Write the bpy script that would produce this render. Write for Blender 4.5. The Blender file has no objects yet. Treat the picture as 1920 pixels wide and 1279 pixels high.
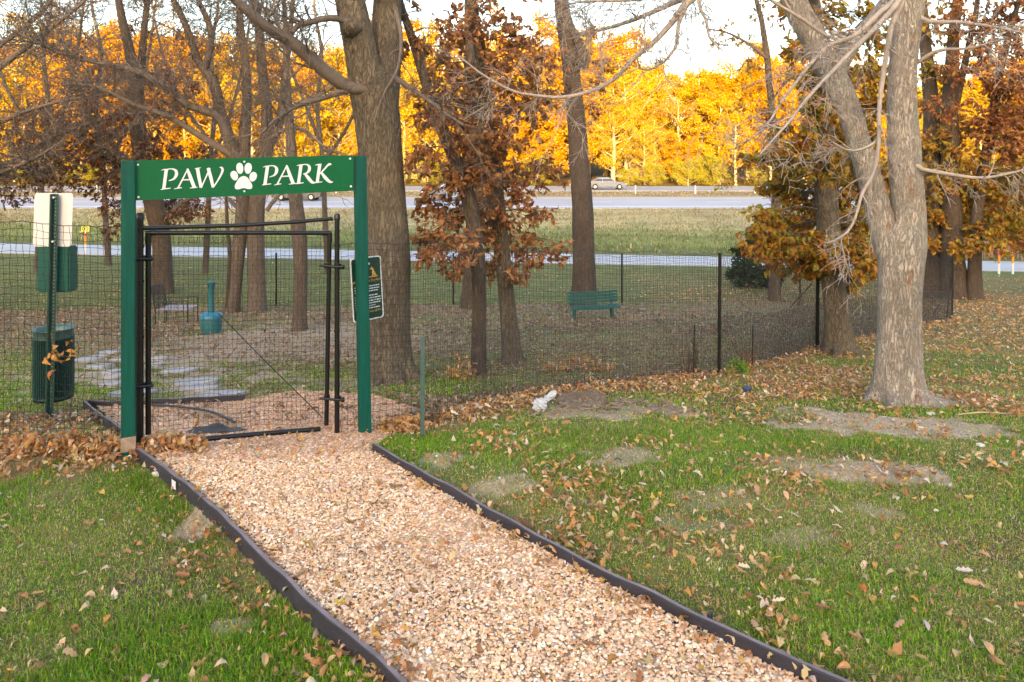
import bpy, bmesh, math, random
import numpy as np
from mathutils import Vector, Matrix

SEED = 7
rng = np.random.default_rng(SEED)
random.seed(SEED)
PI = math.pi
scene = bpy.context.scene
COL = scene.collection

# ------------------------------------------------------------------ camera
FPX, HPY, CZ = 1333.0, 310.0, 1.96        # focal length in photo pixels, horizon row, eye height
cam_d = bpy.data.cameras.new("camera")
cam = bpy.data.objects.new("camera", cam_d)
COL.objects.link(cam)
cam.location = (0, 0, CZ)
cam.rotation_euler = (PI / 2, 0, 0)
cam_d.sensor_width = 36.0
cam_d.lens = 36.0 * FPX / 1920.0
cam_d.shift_y = -(639.5 - HPY) / 1920.0
cam_d.clip_start = 0.05
cam_d.clip_end = 2000
scene.camera = cam


def P(px, py, Y):
    """a point at distance Y that stands where the photograph shows it"""
    return np.array([(px - 960.0) / FPX * Y, Y, CZ - (py - HPY) / FPX * Y])


# ------------------------------------------------------------------ noise
def _hash(ix, iy, seed):
    h = (ix.astype(np.int64) * 374761393 + iy.astype(np.int64) * 668265263 + seed * 2147483647) & 0xFFFFFFFF
    h = ((h ^ (h >> 13)) * 1274126177) & 0xFFFFFFFF
    h = h ^ (h >> 16)
    return (h & 0xFFFFFF) / float(0xFFFFFF)


def vnoise(x, y, scale, seed=0):
    x = np.asarray(x, float) / scale
    y = np.asarray(y, float) / scale
    ix, iy = np.floor(x), np.floor(y)
    fx, fy = x - ix, y - iy
    fx = fx * fx * (3 - 2 * fx)
    fy = fy * fy * (3 - 2 * fy)
    a, b = _hash(ix, iy, seed), _hash(ix + 1, iy, seed)
    c, d = _hash(ix, iy + 1, seed), _hash(ix + 1, iy + 1, seed)
    return (a + (b - a) * fx) * (1 - fy) + (c + (d - c) * fx) * fy


def fbm(x, y, scale, seed=0, octv=4):
    s, a, t = 0, 1.0, 0
    for k in range(octv):
        s = s + a * vnoise(x, y, scale / 2 ** k, seed + 17 * k)
        t += a
        a *= 0.55
    return s / t


def sstep(a, b, x):
    t = np.clip((np.asarray(x, float) - a) / (b - a), 0, 1)
    return t * t * (3 - 2 * t)


# ------------------------------------------------------------------ terrain height
_PY = np.array([-300, -150, -75, -60, -15, 0, 4.6, 5.0, 5.66, 7.5, 9, 11, 14, 18, 22, 27, 31, 36, 42, 60, 72, 80, 92, 100, 130, 160, 220, 300, 700])
_PZ = np.array([24, 24, 20.5, 17.6, 0.6, 0.0, 0.0, -0.04, -0.18, -0.47, -0.68, -0.92, -1.27, -1.83, -2.22, -2.40, -2.42, -2.42, -2.25, -1.72, -1.23, -0.99, -0.78, -0.85, 0.6, 5, 11, 14, 14])  # terrain climbs behind the viewer: unseen ridge added to block the low sun
PC0 = np.array([-1.78, 5.07])          # path centre line
PD = np.array([0.683, -0.730])
PN = np.array([0.730, 0.683])


def gz(x, y):
    x = np.asarray(x, float)
    y = np.asarray(y, float)
    z = np.interp(y, _PY, _PZ)
    z = z - 0.018 * x * sstep(17, 30, y) * (1 - sstep(38, 58, y))
    s = (x - PC0[0]) * PN[0] + (y - PC0[1]) * PN[1]
    cross = np.interp(s, [-0.74, -0.6, 0.6, 0.72], [-0.125, -0.01, 0.0, 0.05])
    z = z + cross * (1 - sstep(4.2, 5.3, y)) * sstep(-8, -2, y)
    bump = (fbm(x, y, 3.0, 3) - 0.5) * 0.10 + (fbm(x, y, 0.45, 9, 3) - 0.5) * 0.035
    w = sstep(0.75, 1.4, np.abs(s)) * (1 - sstep(28, 31, y)) + sstep(37, 40, y) * (1 - sstep(58, 60, y)) * 1.5
    return z + bump * w


def G(px, py):
    """where the sight line of this photograph pixel meets the ground"""
    Ys = np.concatenate([np.arange(2.0, 30, 0.02), np.arange(30, 200, 0.2)])
    X = (px - 960.0) / FPX * Ys
    Z = CZ - (py - HPY) / FPX * Ys
    d = Z - gz(X, Ys)
    k = np.argmax(d <= 0)
    Y = Ys[k]
    if k > 0:
        t = d[k - 1] / (d[k - 1] - d[k])
        Y = Ys[k - 1] + t * (Ys[k] - Ys[k - 1])
    x = (px - 960.0) / FPX * Y
    return np.array([x, Y, float(gz(x, Y))])


def on_ground(x, y, dz=0.0):
    return np.array([x, y, float(gz(x, y)) + dz])


# ------------------------------------------------------------------ mesh builder
class MB:
    def __init__(self):
        self.V, self.L, self.S, self.C = [], [], [], []
        self.nv = 0

    def add(self, verts, faces, col=None):
        """verts (n,3); faces (m,k) array or list of lists; col (3,) or (n,3)"""
        verts = np.asarray(verts, float).reshape(-1, 3)
        n = len(verts)
        self.V.append(verts)
        if isinstance(faces, np.ndarray):
            self.L.append((faces + self.nv).ravel())
            self.S.append(np.full(len(faces), faces.shape[1]))
        else:
            for f in faces:
                self.L.append(np.asarray(f) + self.nv)
                self.S.append(np.array([len(f)]))
        if col is None:
            col = (1, 1, 1)
        col = np.asarray(col, float)
        if col.ndim == 1:
            col = np.broadcast_to(col, (n, 3))
        self.C.append(col)
        self.nv += n

    def empty(self):
        return self.nv == 0

    def build(self, name, mat, parent=None, smooth=False, origin=None):
        V = np.concatenate(self.V)
        if origin is not None:
            V = V - np.asarray(origin, float)
        Lp = np.concatenate(self.L).astype(np.int32)
        S = np.concatenate(self.S).astype(np.int32)
        C = np.concatenate(self.C)
        me = bpy.data.meshes.new(name)
        me.vertices.add(len(V))
        me.vertices.foreach_set("co", V.ravel())
        me.loops.add(len(Lp))
        me.loops.foreach_set("vertex_index", Lp)
        me.polygons.add(len(S))
        me.polygons.foreach_set("loop_start", np.concatenate([[0], np.cumsum(S)[:-1]]).astype(np.int32))
        me.polygons.foreach_set("use_smooth", np.full(len(S), bool(smooth)))
        me.update(calc_edges=True)
        me.validate()
        ca = me.color_attributes.new("Col", "FLOAT_COLOR", "POINT")
        if len(me.vertices) == len(V):
            ca.data.foreach_set("color", np.concatenate([C, np.ones((len(C), 1))], 1).ravel())
        me.materials.append(mat)
        o = bpy.data.objects.new(name, me)
        COL.objects.link(o)
        if origin is not None and parent is None:
            o.location = tuple(float(v) for v in origin)
        if parent is not None:
            o.parent = parent
        return o


def tag(o, label=None, cat=None, group=None, kind=None):
    if label:
        o["label"] = label
    if cat:
        o["category"] = cat
    if group:
        o["group"] = group
    if kind:
        o["kind"] = kind
    return o


def thing(name, label, cat, loc=(0, 0, 0), rz=0, group=None):
    o = bpy.data.objects.new(name, None)
    o.empty_display_size = 0.2
    COL.objects.link(o)
    o.location = tuple(float(v) for v in loc)
    o.rotation_euler = (0, 0, rz)
    return tag(o, label, cat, group)


def copy_tree(o, parent=None):
    c = o.copy()
    COL.objects.link(c)
    if parent is not None:
        c.parent = parent
    for ch in list(o.children):
        copy_tree(ch, c)
    return c


# basic solids -------------------------------------------------------
def box(mb, c, size, rot=None, col=None):
    s = np.asarray(size, float) / 2
    v = np.array([[x, y, z] for x in (-1, 1) for y in (-1, 1) for z in (-1, 1)], float) * s
    if rot is not None:
        v = v @ np.asarray(rot).T
    v = v + np.asarray(c, float)
    f = np.array([[0, 1, 3, 2], [4, 6, 7, 5], [0, 4, 5, 1], [2, 3, 7, 6], [0, 2, 6, 4], [1, 5, 7, 3]])
    mb.add(v, f, col)


def rotz(a):
    c, s = math.cos(a), math.sin(a)
    return np.array([[c, -s, 0], [s, c, 0], [0, 0, 1.0]])


def rotx(a):
    c, s = math.cos(a), math.sin(a)
    return np.array([[1, 0, 0], [0, c, -s], [0, s, c]])


def roty(a):
    c, s = math.cos(a), math.sin(a)
    return np.array([[c, 0, s], [0, 1, 0], [-s, 0, c]])


def frames(pts):
    pts = np.asarray(pts, float)
    t = np.gradient(pts, axis=0)
    t /= np.linalg.norm(t, axis=1)[:, None] + 1e-12
    up = np.array([0, 0, 1.0]) if abs(t[0, 2]) < 0.9 else np.array([0, 1.0, 0])
    u = np.cross(up, t[0])
    u /= np.linalg.norm(u)
    U = [u]
    for k in range(1, len(pts)):
        u = U[-1] - t[k] * np.dot(U[-1], t[k])
        u /= np.linalg.norm(u) + 1e-12
        U.append(u)
    U = np.array(U)
    W = np.cross(t, U)
    return t, U, W


def tube(mb, pts, rad, segs=8, ridge=0.0, seed=0, flare=0.0, col=None, caps=True, nridge=None):
    pts = np.asarray(pts, float)
    n = len(pts)
    rad = np.broadcast_to(np.asarray(rad, float), (n,)).copy()
    t, U, W = frames(pts)
    a = np.linspace(0, 2 * PI, segs, endpoint=False)
    r = np.ones((n, segs)) * rad[:, None]
    if ridge:
        lrng = np.random.default_rng(seed + 1000)
        d = np.concatenate([[0], np.cumsum(np.linalg.norm(np.diff(pts, axis=0), axis=1))])
        for q in range(5):
            k = int(lrng.integers(2, 6) if q < 2 else lrng.integers(6, 15))
            ph = lrng.uniform(0, 6.28)
            am = ridge * (1.0 if q < 2 else 0.5)
            r = r * (1 + am * np.sin(k * a[None, :] + ph + 0.9 * np.sin(d * lrng.uniform(1, 4) + lrng.uniform(0, 6))[:, None]))
        r = r * (1 + ridge * 0.8 * (lrng.random((n, segs)) - 0.5))
    if flare:
        lrng = np.random.default_rng(seed + 77)
        d = np.concatenate([[0], np.cumsum(np.linalg.norm(np.diff(pts, axis=0), axis=1))])
        f = np.exp(-np.maximum(d - 0.1, 0) / (rad[n // 2] * 0.6 + 0.03))
        lob = np.zeros(segs)
        for q in range(6):
            a0 = q * PI / 3 + lrng.uniform(-0.4, 0.4)
            w = lrng.uniform(0.16, 0.32)
            dd = np.angle(np.exp(1j * (a - a0)))
            lob += lrng.uniform(0.55, 1.35) * np.exp(-(dd / w) ** 2)
        r = r * (1 + flare * f[:, None] * lob[None, :])
    v = pts[:, None, :] + r[:, :, None] * (np.cos(a)[None, :, None] * U[:, None, :] + np.sin(a)[None, :, None] * W[:, None, :])
    i = np.arange(n - 1)[:, None] * segs
    j = np.arange(segs)[None, :]
    j2 = (j + 1) % segs
    f = np.stack([i + j, i + j2, i + segs + j2, i + segs + j], -1).reshape(-1, 4)
    mb.add(v.reshape(-1, 3), f, col)
    if caps:
        for e, sgn in ((0, 1), (n - 1, -1)):
            ring = v[e]
            idx = list(range(segs))
            mb.add(ring, [idx if sgn < 0 else idx[::-1]], col if col is None or np.ndim(col) == 1 else None)


def segs3(mb, p0, p1, r, col=None):
    """many straight thin wires at once (three sided)"""
    p0 = np.asarray(p0, float)
    p1 = np.asarray(p1, float)
    n = len(p0)
    t = p1 - p0
    t /= np.linalg.norm(t, axis=1)[:, None] + 1e-12
    ref = np.where(np.abs(t[:, 2:3]) < 0.9, np.array([[0, 0, 1.0]]), np.array([[0, 1.0, 0]]))
    u = np.cross(t, ref)
    u /= np.linalg.norm(u, axis=1)[:, None] + 1e-12
    w = np.cross(t, u)
    out = []
    for p in (p0, p1):
        for k in range(3):
            a = 2 * PI * k / 3
            out.append(p + r * (math.cos(a) * u + math.sin(a) * w))
    v = np.stack(out, 1).reshape(-1, 3)
    base = np.arange(n)[:, None, None] * 6
    f = np.array([[0, 1, 4, 3], [1, 2, 5, 4], [2, 0, 3, 5]])[None] + base
    mb.add(v, f.reshape(-1, 4), col)


def crom(pts, n):
    """smooth curve through points (k,d) resampled to n"""
    p = np.asarray(pts, float)
    if len(p) == 2:
        t = np.linspace(0, 1, n)[:, None]
        return p[0] * (1 - t) + p[1] * t
    q = np.vstack([2 * p[0] - p[1], p, 2 * p[-1] - p[-2]])
    L = np.concatenate([[0], np.cumsum(np.linalg.norm(np.diff(p[:, :3], axis=0), axis=1))])
    s = np.linspace(0, L[-1], n)
    k = np.clip(np.searchsorted(L, s, side="right") - 1, 0, len(p) - 2)
    t = ((s - L[k]) / (L[k + 1] - L[k] + 1e-12))[:, None]
    a, b, c, d = q[k], q[k + 1], q[k + 2], q[k + 3]
    return 0.5 * (2 * b + (c - a) * t + (2 * a - 5 * b + 4 * c - d) * t ** 2 + (3 * b - a - 3 * c + d) * t ** 3)


def prism(mb, poly, y0, y1, frame=None, col=None):
    """polygon (k,2) in x,z extruded along y from y0 to y1, then through frame (function of (n,3))"""
    poly = np.asarray(poly, float)
    k = len(poly)
    v = np.vstack([np.c_[poly[:, 0], np.full(k, y0), poly[:, 1]], np.c_[poly[:, 0], np.full(k, y1), poly[:, 1]]])
    if frame is not None:
        v = frame(v)
    f = [list(range(k)), list(range(2 * k - 1, k - 1, -1))]
    for i in range(k):
        j = (i + 1) % k
        f.append([i, i + k, j + k, j])
    mb.add(v, f, col)


def lathe(mb, prof, c=(0, 0, 0), segs=24, col=None, caps=True):
    prof = np.asarray(prof, float)
    a = np.linspace(0, 2 * PI, segs, endpoint=False)
    v = np.stack([prof[:, 0:1] * np.cos(a), prof[:, 0:1] * np.sin(a), np.repeat(prof[:, 1:2], segs, 1)], -1)
    n = len(prof)
    i = np.arange(n - 1)[:, None] * segs
    j = np.arange(segs)[None, :]
    f = np.stack([i + j, i + (j + 1) % segs, i + segs + (j + 1) % segs, i + segs + j], -1).reshape(-1, 4)
    mb.add(v.reshape(-1, 3) + np.asarray(c, float), f, col)


# ------------------------------------------------------------------ materials
def new_mat(name):
    m = bpy.data.materials.new(name)
    m.use_nodes = True
    nt = m.node_tree
    nt.nodes.clear()
    out = nt.nodes.new("ShaderNodeOutputMaterial")
    return m, nt, out


def nd(nt, typ, **kw):
    n = nt.nodes.new(typ)
    for k, v in kw.items():
        if k in n.inputs.keys() if hasattr(n.inputs, "keys") else False:
            n.inputs[k].default_value = v
        else:
            setattr(n, k, v)
    return n


def ramp(nt, fac, stops):
    r = nt.nodes.new("ShaderNodeValToRGB")
    e = r.color_ramp.elements
    while len(e) < len(stops):
        e.new(0.5)
    for k, (p, c) in enumerate(stops):
        e[k].position = p
        e[k].color = (*c, 1) if len(c) == 3 else c
    nt.links.new(fac, r.inputs[0])
    return r.outputs[0]


def coord(nt, scale=(1, 1, 1), kind="Object"):
    tc = nt.nodes.new("ShaderNodeTexCoord")
    mp = nt.nodes.new("ShaderNodeMapping")
    mp.inputs["Scale"].default_value = scale
    nt.links.new(tc.outputs[kind], mp.inputs[0])
    return mp.outputs[0]


def noise(nt, vec, scale, detail=4, rough=0.6):
    n = nt.nodes.new("ShaderNodeTexNoise")
    n.inputs["Scale"].default_value = scale
    n.inputs["Detail"].default_value = detail
    n.inputs["Roughness"].default_value = rough
    nt.links.new(vec, n.inputs["Vector"])
    return n.outputs["Fac"]


def mixc(nt, fac, a, b, mode="MIX"):
    n = nt.nodes.new("ShaderNodeMix")
    n.data_type = "RGBA"
    n.blend_type = mode
    for sock, val in ((n.inputs[0], fac), (n.inputs[6], a), (n.inputs[7], b)):
        if isinstance(val, (int, float)):
            sock.default_value = val
        elif isinstance(val, tuple):
            sock.default_value = (*val, 1)
        else:
            nt.links.new(val, sock)
    return n.outputs[2]


def bump(nt, h, strength=0.5, dist=0.02):
    b = nt.nodes.new("ShaderNodeBump")
    b.inputs["Strength"].default_value = strength
    b.inputs["Distance"].default_value = dist
    nt.links.new(h, b.inputs["Height"])
    return b.outputs[0]


def finish(nt, out, col, rough=0.8, normal=None, metal=0.0, spec=0.5):
    p = nt.nodes.new("ShaderNodeBsdfPrincipled")
    if isinstance(col, tuple):
        p.inputs["Base Color"].default_value = (*col, 1)
    else:
        nt.links.new(col, p.inputs["Base Color"])
    if isinstance(rough, (int, float)):
        p.inputs["Roughness"].default_value = rough
    else:
        nt.links.new(rough, p.inputs["Roughness"])
    p.inputs["Metallic"].default_value = metal
    p.inputs["Specular IOR Level"].default_value = spec
    if normal is not None:
        nt.links.new(normal, p.inputs["Normal"])
    nt.links.new(p.outputs[0], out.inputs[0])
    return p


def surf_mat(name, col, rough=0.7, var=0.15, scale=8, bstr=0.15, bdist=0.004, metal=0.0, spec=0.5, stretch=(1, 1, 1)):
    """a plain paint / plastic / metal with uneven tone and a slight relief"""
    m, nt, out = new_mat(name)
    v = coord(nt, stretch)
    n1 = noise(nt, v, scale, 6)
    n2 = noise(nt, v, scale * 6, 3)
    c = np.array(col)
    base = ramp(nt, n1, [(0.25, tuple(c * (1 - var))), (0.75, tuple(np.minimum(c * (1 + var), 1)))])
    r = ramp(nt, n2, [(0.3, (max(rough - 0.12, 0.05),) * 3), (0.7, (min(rough + 0.12, 1),) * 3)])
    finish(nt, out, base, r, bump(nt, n2, bstr, bdist), metal, spec)
    return m


def leaf_mat(name, transl=0.35, rough=0.6, spec=0.25):
    m, nt, out = new_mat(name)
    a = nt.nodes.new("ShaderNodeAttribute")
    a.attribute_name = "Col"
    v = coord(nt)
    n = noise(nt, v, 40, 3)
    c = mixc(nt, n, a.outputs["Color"], (0.55, 0.5, 0.45), "MULTIPLY")
    c = mixc(nt, 0.45, a.outputs["Color"], c)
    p = nt.nodes.new("ShaderNodeBsdfPrincipled")
    nt.links.new(c, p.inputs["Base Color"])
    p.inputs["Roughness"].default_value = rough
    p.inputs["Specular IOR Level"].default_value = spec
    t = nt.nodes.new("ShaderNodeBsdfTranslucent")
    nt.links.new(c, t.inputs["Color"])
    mx = nt.nodes.new("ShaderNodeMixShader")
    mx.inputs[0].default_value = transl
    nt.links.new(p.outputs[0], mx.inputs[1])
    nt.links.new(t.outputs[0], mx.inputs[2])
    nt.links.new(mx.outputs[0], out.inputs[0])
    return m


def bark_mat(name, dark, light, scale=1.0, bstr=1.0, patch=None):
    m, nt, out = new_mat(name)
    v = coord(nt, (9 * scale, 9 * scale, 1.9 * scale))
    n0 = nt.nodes.new("ShaderNodeTexNoise")
    n0.inputs["Scale"].default_value = 1.2
    n0.inputs["Detail"].default_value = 3
    nt.links.new(v, n0.inputs["Vector"])
    vd = nt.nodes.new("ShaderNodeVectorMath")
    vd.operation = "MULTIPLY_ADD"
    nt.links.new(n0.outputs["Color"], vd.inputs[0])
    vd.inputs[1].default_value = (1.1, 1.1, 0.5)
    nt.links.new(v, vd.inputs[2])
    rn_ = nt.nodes.new("ShaderNodeTexNoise")
    rn_.inputs["Scale"].default_value = 2.6
    rn_.inputs["Detail"].default_value = 5
    rn_.inputs["Roughness"].default_value = 0.55
    nt.links.new(vd.outputs[0], rn_.inputs["Vector"])
    ab = nt.nodes.new("ShaderNodeMath")
    ab.operation = "SUBTRACT"
    nt.links.new(rn_.outputs["Fac"], ab.inputs[0])
    ab.inputs[1].default_value = 0.5
    ab2 = nt.nodes.new("ShaderNodeMath")
    ab2.operation = "ABSOLUTE"
    nt.links.new(ab.outputs[0], ab2.inputs[0])
    crack = ramp(nt, ab2.outputs[0], [(0.0, (0, 0, 0)), (0.10, (1, 1, 1))])
    fine = noise(nt, coord(nt, (40 * scale, 40 * scale, 6 * scale)), 1.5, 6, 0.7)
    big = noise(nt, coord(nt, (1, 1, 0.6)), 2.2, 4)
    h = mixc(nt, 0.5, crack, fine)
    c = ramp(nt, h, [(0.10, dark), (0.38, tuple((np.array(dark) * 0.35 + np.array(light) * 0.65))), (0.85, light)])
    tint = ramp(nt, big, [(0.35, (0.78, 0.76, 0.72)), (0.65, (1.12, 1.1, 1.05))])
    c = mixc(nt, 1.0, c, tint, "MULTIPLY")
    if patch:
        pn = noise(nt, coord(nt, (6, 6, 1.6)), 2.0, 5, 0.7)
        c = mixc(nt, ramp(nt, pn, [(0.58, (0, 0, 0)), (0.68, (1, 1, 1))]), c, patch)
    finish(nt, out, c, 0.9, bump(nt, h, bstr, 0.025), 0, 0.2)
    return m


def vcol_mat(name, rough=0.85, nscale=60, var=0.35, bstr=0.4, bdist=0.006, spec=0.2):
    m, nt, out = new_mat(name)
    a = nt.nodes.new("ShaderNodeAttribute")
    a.attribute_name = "Col"
    v = coord(nt)
    n = noise(nt, v, nscale, 5, 0.7)
    t = ramp(nt, n, [(0.25, (1 - var,) * 3), (0.75, (1 + var * 0.6,) * 3)])
    c = mixc(nt, 1.0, a.outputs["Color"], t, "MULTIPLY")
    finish(nt, out, c, rough, bump(nt, n, bstr, bdist), 0, spec)
    return m
# ------------------------------------------------------------------ layout of the ground
def pip(x, y, poly):
    """points in polygon"""
    x = np.asarray(x, float)
    y = np.asarray(y, float)
    ins = np.zeros(x.shape, bool)
    k = len(poly)
    for i in range(k):
        x0, y0 = poly[i]
        x1, y1 = poly[(i + 1) % k]
        c = ((y0 > y) != (y1 > y)) & (x < (x1 - x0) * (y - y0) / (y1 - y0 + 1e-12) + x0)
        ins ^= c
    return ins


def pdist(x, y, line):
    """distance to a polyline"""
    best = np.full(np.shape(x), 1e9)
    for (a, b) in zip(line[:-1], line[1:]):
        dx, dy = b[0] - a[0], b[1] - a[1]
        t = np.clip(((x - a[0]) * dx + (y - a[1]) * dy) / (dx * dx + dy * dy + 1e-12), 0, 1)
        best = np.minimum(best, np.hypot(x - a[0] - t * dx, y - a[1] - t * dy))
    return best


def plane_pt(px, py, z):
    Y = (CZ - z) * FPX / (py - HPY)
    return np.array([(px - 960) / FPX * Y, Y, z])


# edging boards of the path, their upper edges
EDGE_L = [plane_pt(px, py, z) for px, py, z in [(252, 838, .0), (290, 862, .015), (330, 892, .02), (385, 935, .02), (430, 977, .02), (520, 1067, .02),
          (600, 1142, .02), (680, 1207, .02), (760, 1279, .02)]]
EDGE_L += [EDGE_L[-1] + (EDGE_L[-1] - EDGE_L[-3]) * 1.6]
def rim_pt(px, py, dz):
    z = 0.0
    for _ in range(30):
        p = plane_pt(px, py, z)
        z = .5 * z + .5 * (float(np.interp(p[1], _PY, _PZ)) + dz)
    return plane_pt(px, py, z)


EDGE_R = [rim_pt(px, py, .062) for px, py in [(700, 832), (760, 866), (850, 915), (960, 977), (1100, 1052), (1250, 1124), (1400, 1195), (1500, 1240), (1590, 1281)]]
EDGE_R += [EDGE_R[-1] + (EDGE_R[-1] - EDGE_R[-3]) * 3.2]
PATH_POLY = [(p[0], p[1]) for p in EDGE_L] + [(p[0], p[1]) for p in EDGE_R[::-1]]
BED_POLY = [tuple(G(px, py)[:2]) for px, py in [(236, 815), (172, 757), (300, 752), (455, 752), (520, 740), (600, 735), (700, 742), (775, 768), (745, 800), (696, 850), (500, 872), (275, 864)]]

GATE_A = np.array([-2.665, 4.94])        # foot of the left arch post
GATE_B = np.array([-1.17, 5.66])         # foot of the right arch post
# right hand run of the mesh fence (photo pixels of its foot)
FENCE_R = [np.array([-1.36, 5.66])] + [G(px, py)[:2] for px, py in [(792, 806), (885, 760), (1010, 738), (1180, 718), (1348, 702), (1450, 679), (1532, 652), (1645, 629), (1785, 601)]]
FENCE_L = [np.array([-2.74, 5.12]), np.array([-3.75, 5.22]), np.array([-4.9, 5.36]), np.array([-6.6, 5.7])]
FENCE_B = [G(1785, 601)[:2], G(1500, 566)[:2], G(1166, 571)[:2], G(850, 572)[:2], G(518, 574)[:2], np.array([-13.5, 18.6]), np.array([-19, 16.0])]
FENCE_ALL = [tuple(p) for p in FENCE_L[::-1]] + [tuple(p) for p in FENCE_R]
INSIDE = [tuple(p) for p in FENCE_L[::-1]] + [tuple(p) for p in FENCE_R] + [tuple(p) for p in FENCE_B[1:]]


def ell(x, y, px, py, rx, ry, seed):
    """soft bare patch seen at pixel (px,py) with pixel radii"""
    c = G(px, py)
    ax = rx / FPX * c[1]
    ay = abs(G(px, py - ry)[1] - G(px, py + ry)[1]) / 2
    d = np.hypot((x - c[0]) / ax, (y - c[1]) / ay)
    d = d + (fbm(x, y, 0.8, seed) - 0.5) * 1.5 + (fbm(x, y, 0.22, seed + 5, 4) - 0.5) * 2.2
    return 1 - sstep(0.62, 1.0, d)


DIRT = [(1610, 790, 150, 20, 1), (1650, 880, 200, 22, .9), (1160, 850, 60, 18, .7), (950, 905, 110, 18, .6), (365, 975, 40, 45, .7), (435, 1170, 50, 20, .6), (1330, 930, 70, 22, .4),
        (1800, 800, 120, 16, .8), (1780, 742, 130, 18, .7), (1300, 985, 110, 18, .3), (830, 860, 60, 16, .6), (1120, 775, 150, 16, .7), (1500, 1010, 90, 20, .4), (1660, 960, 60, 14, .55),
        (500, 650, 280, 45, .85), (600, 620, 160, 20, .6), (660, 720, 80, 16, .5), (1470, 870, 70, 16, .4), (150, 775, 70, 16, .5)]


def masks(x, y):
    x = np.asarray(x, float)
    y = np.asarray(y, float)
    near = y < 27
    dirt = np.zeros(x.shape)
    for k, (px, py, rx, ry, w) in enumerate(DIRT):
        dirt = np.maximum(dirt, w * ell(x, y, px, py, rx, ry, 40 + k))
    dirt = np.where(near, dirt, 0)
    ins = pip(x, y, INSIDE)
    df = pdist(x, y, FENCE_ALL)
    n1, n2 = fbm(x, y, 2.2, 91), fbm(x, y, 0.5, 92)
    lit = np.exp(-((df / 0.28) ** 2)) * (0.75 + 0.5 * n2) * ((x > -1.2) | (x < -2.3))
    ell_ = lambda px, py, rx, ry, s: ell(x, y, px, py, rx, ry, s)
    for k, (px, py, rx, ry, w) in enumerate([(110, 845, 200, 32, 1.0), (340, 838, 80, 14, .9), (760, 790, 70, 26, 1.0), (880, 768, 110, 14, .9), (1010, 742, 90, 12, .9), (1150, 730, 150, 15, .8), (1480, 722, 160, 22, .6),
                                            (1780, 715, 140, 14, .5), (1850, 640, 160, 22, .4), (1880, 580, 200, 20, .55), (1380, 745, 120, 12, .4), (1880, 760, 80, 22, .4), (1560, 700, 80, 20, .7),
                                            (60, 800, 90, 25, .8)]):
        lit = np.maximum(lit, w * ell_(px, py, rx, ry, 200 + k))
    # inside the run and far to the right the floor is mostly leaf litter
    band = sstep(0.42, 0.62, n1 + 0.25 * (n2 - 0.5))
    inl = ins * (0.35 + 0.65 * band) * sstep(7.5, 11.5, y + 0.15 * x)
    far_r = ((x > 4.5) & (y > 8.5) & (~ins) & (y < 30)) * (0.25 + 0.4 * band) * sstep(8, 14, y)
    lit = np.maximum(lit, np.maximum(inl * 0.85, far_r * .85))
    lit = lit * (1 - sstep(24, 30, y + 6 * (n1 - .5) - .25 * np.clip(x, -6, 20)))
    lit = np.clip(lit, 0, 1)
    return dirt, lit, ins, df, n1, n2


def ground_col(x, y):
    dirt, lit, ins, df, n1, n2 = masks(x, y)
    n3, n4 = fbm(x, y, 0.9, 93), fbm(x, y, 0.12, 94, 3)
    g = lambda c: np.array(c)[None, :]
    e = lambda a: np.asarray(a)[:, None]
    soil = g((0.13, 0.095, 0.06)) + 0 * e(x)
    green = g((0.13, 0.19, 0.04))
    col = soil * (1 - 0.62 * e(sstep(.25, .6, n1 * .5 + n3 * .5))) + green * 0.62 * e(sstep(.25, .6, n1 * .5 + n3 * .5))
    thatch = g((0.30, 0.24, 0.12))
    col = col * (1 - 0.45 * e(sstep(.5, .7, n2))) + thatch * 0.45 * e(sstep(.5, .7, n2))
    # verge beyond the run: green lawn, then the straw coloured bank
    vg = .9 * sstep(20, 24, y + 3 * (n1 - 0.5) - .2 * np.clip(x, 0, 20))
    col = col * (1 - e(vg)) + e(vg) * (g((0.155, 0.165, 0.065)) * (0.6 + 0.8 * e(n2)))
    bank = sstep(37.5, 40, y + 2 * (n3 - .5)) * (1 - sstep(99, 104, y))
    up = sstep(41, 50, y + 8 * (n1 - .5))
    bc = g((0.23, 0.25, 0.085)) * (1 - e(up)) + g((0.42, 0.35, 0.19)) * e(up)
    st = fbm(x * 0.35, y, 1.3, 95)
    bc = bc * (0.55 + 0.9 * e(st))
    col = col * (1 - e(bank)) + bc * e(bank)
    med = sstep(71, 73, y) * (1 - sstep(79, 81, y))
    col = col * (1 - e(med)) + e(med) * g((0.36, 0.27, 0.16)) * (0.7 + 0.6 * e(st))
    wood = sstep(93, 97, y)
    col = col * (1 - e(wood)) + e(wood) * (g((0.20, 0.14, 0.04)) * (0.6 + 0.8 * e(n3)))
    litc = g((0.30, 0.19, 0.105)) * (0.6 + 0.8 * e(n4))
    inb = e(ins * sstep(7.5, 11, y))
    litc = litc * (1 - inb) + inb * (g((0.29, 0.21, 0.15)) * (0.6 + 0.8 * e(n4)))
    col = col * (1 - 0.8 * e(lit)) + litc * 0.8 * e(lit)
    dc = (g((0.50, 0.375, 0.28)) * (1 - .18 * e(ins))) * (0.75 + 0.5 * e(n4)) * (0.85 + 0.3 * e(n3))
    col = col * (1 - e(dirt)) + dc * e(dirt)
    shade_hill = 1 - sstep(-14, -6, y)  # even tone for the added, unseen ridge that shades the foreground
    col = col * (1 - e(shade_hill)) + e(shade_hill) * (g((0.09, 0.11, 0.04)))
    return np.clip(col, 0.01, 0.9)


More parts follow.
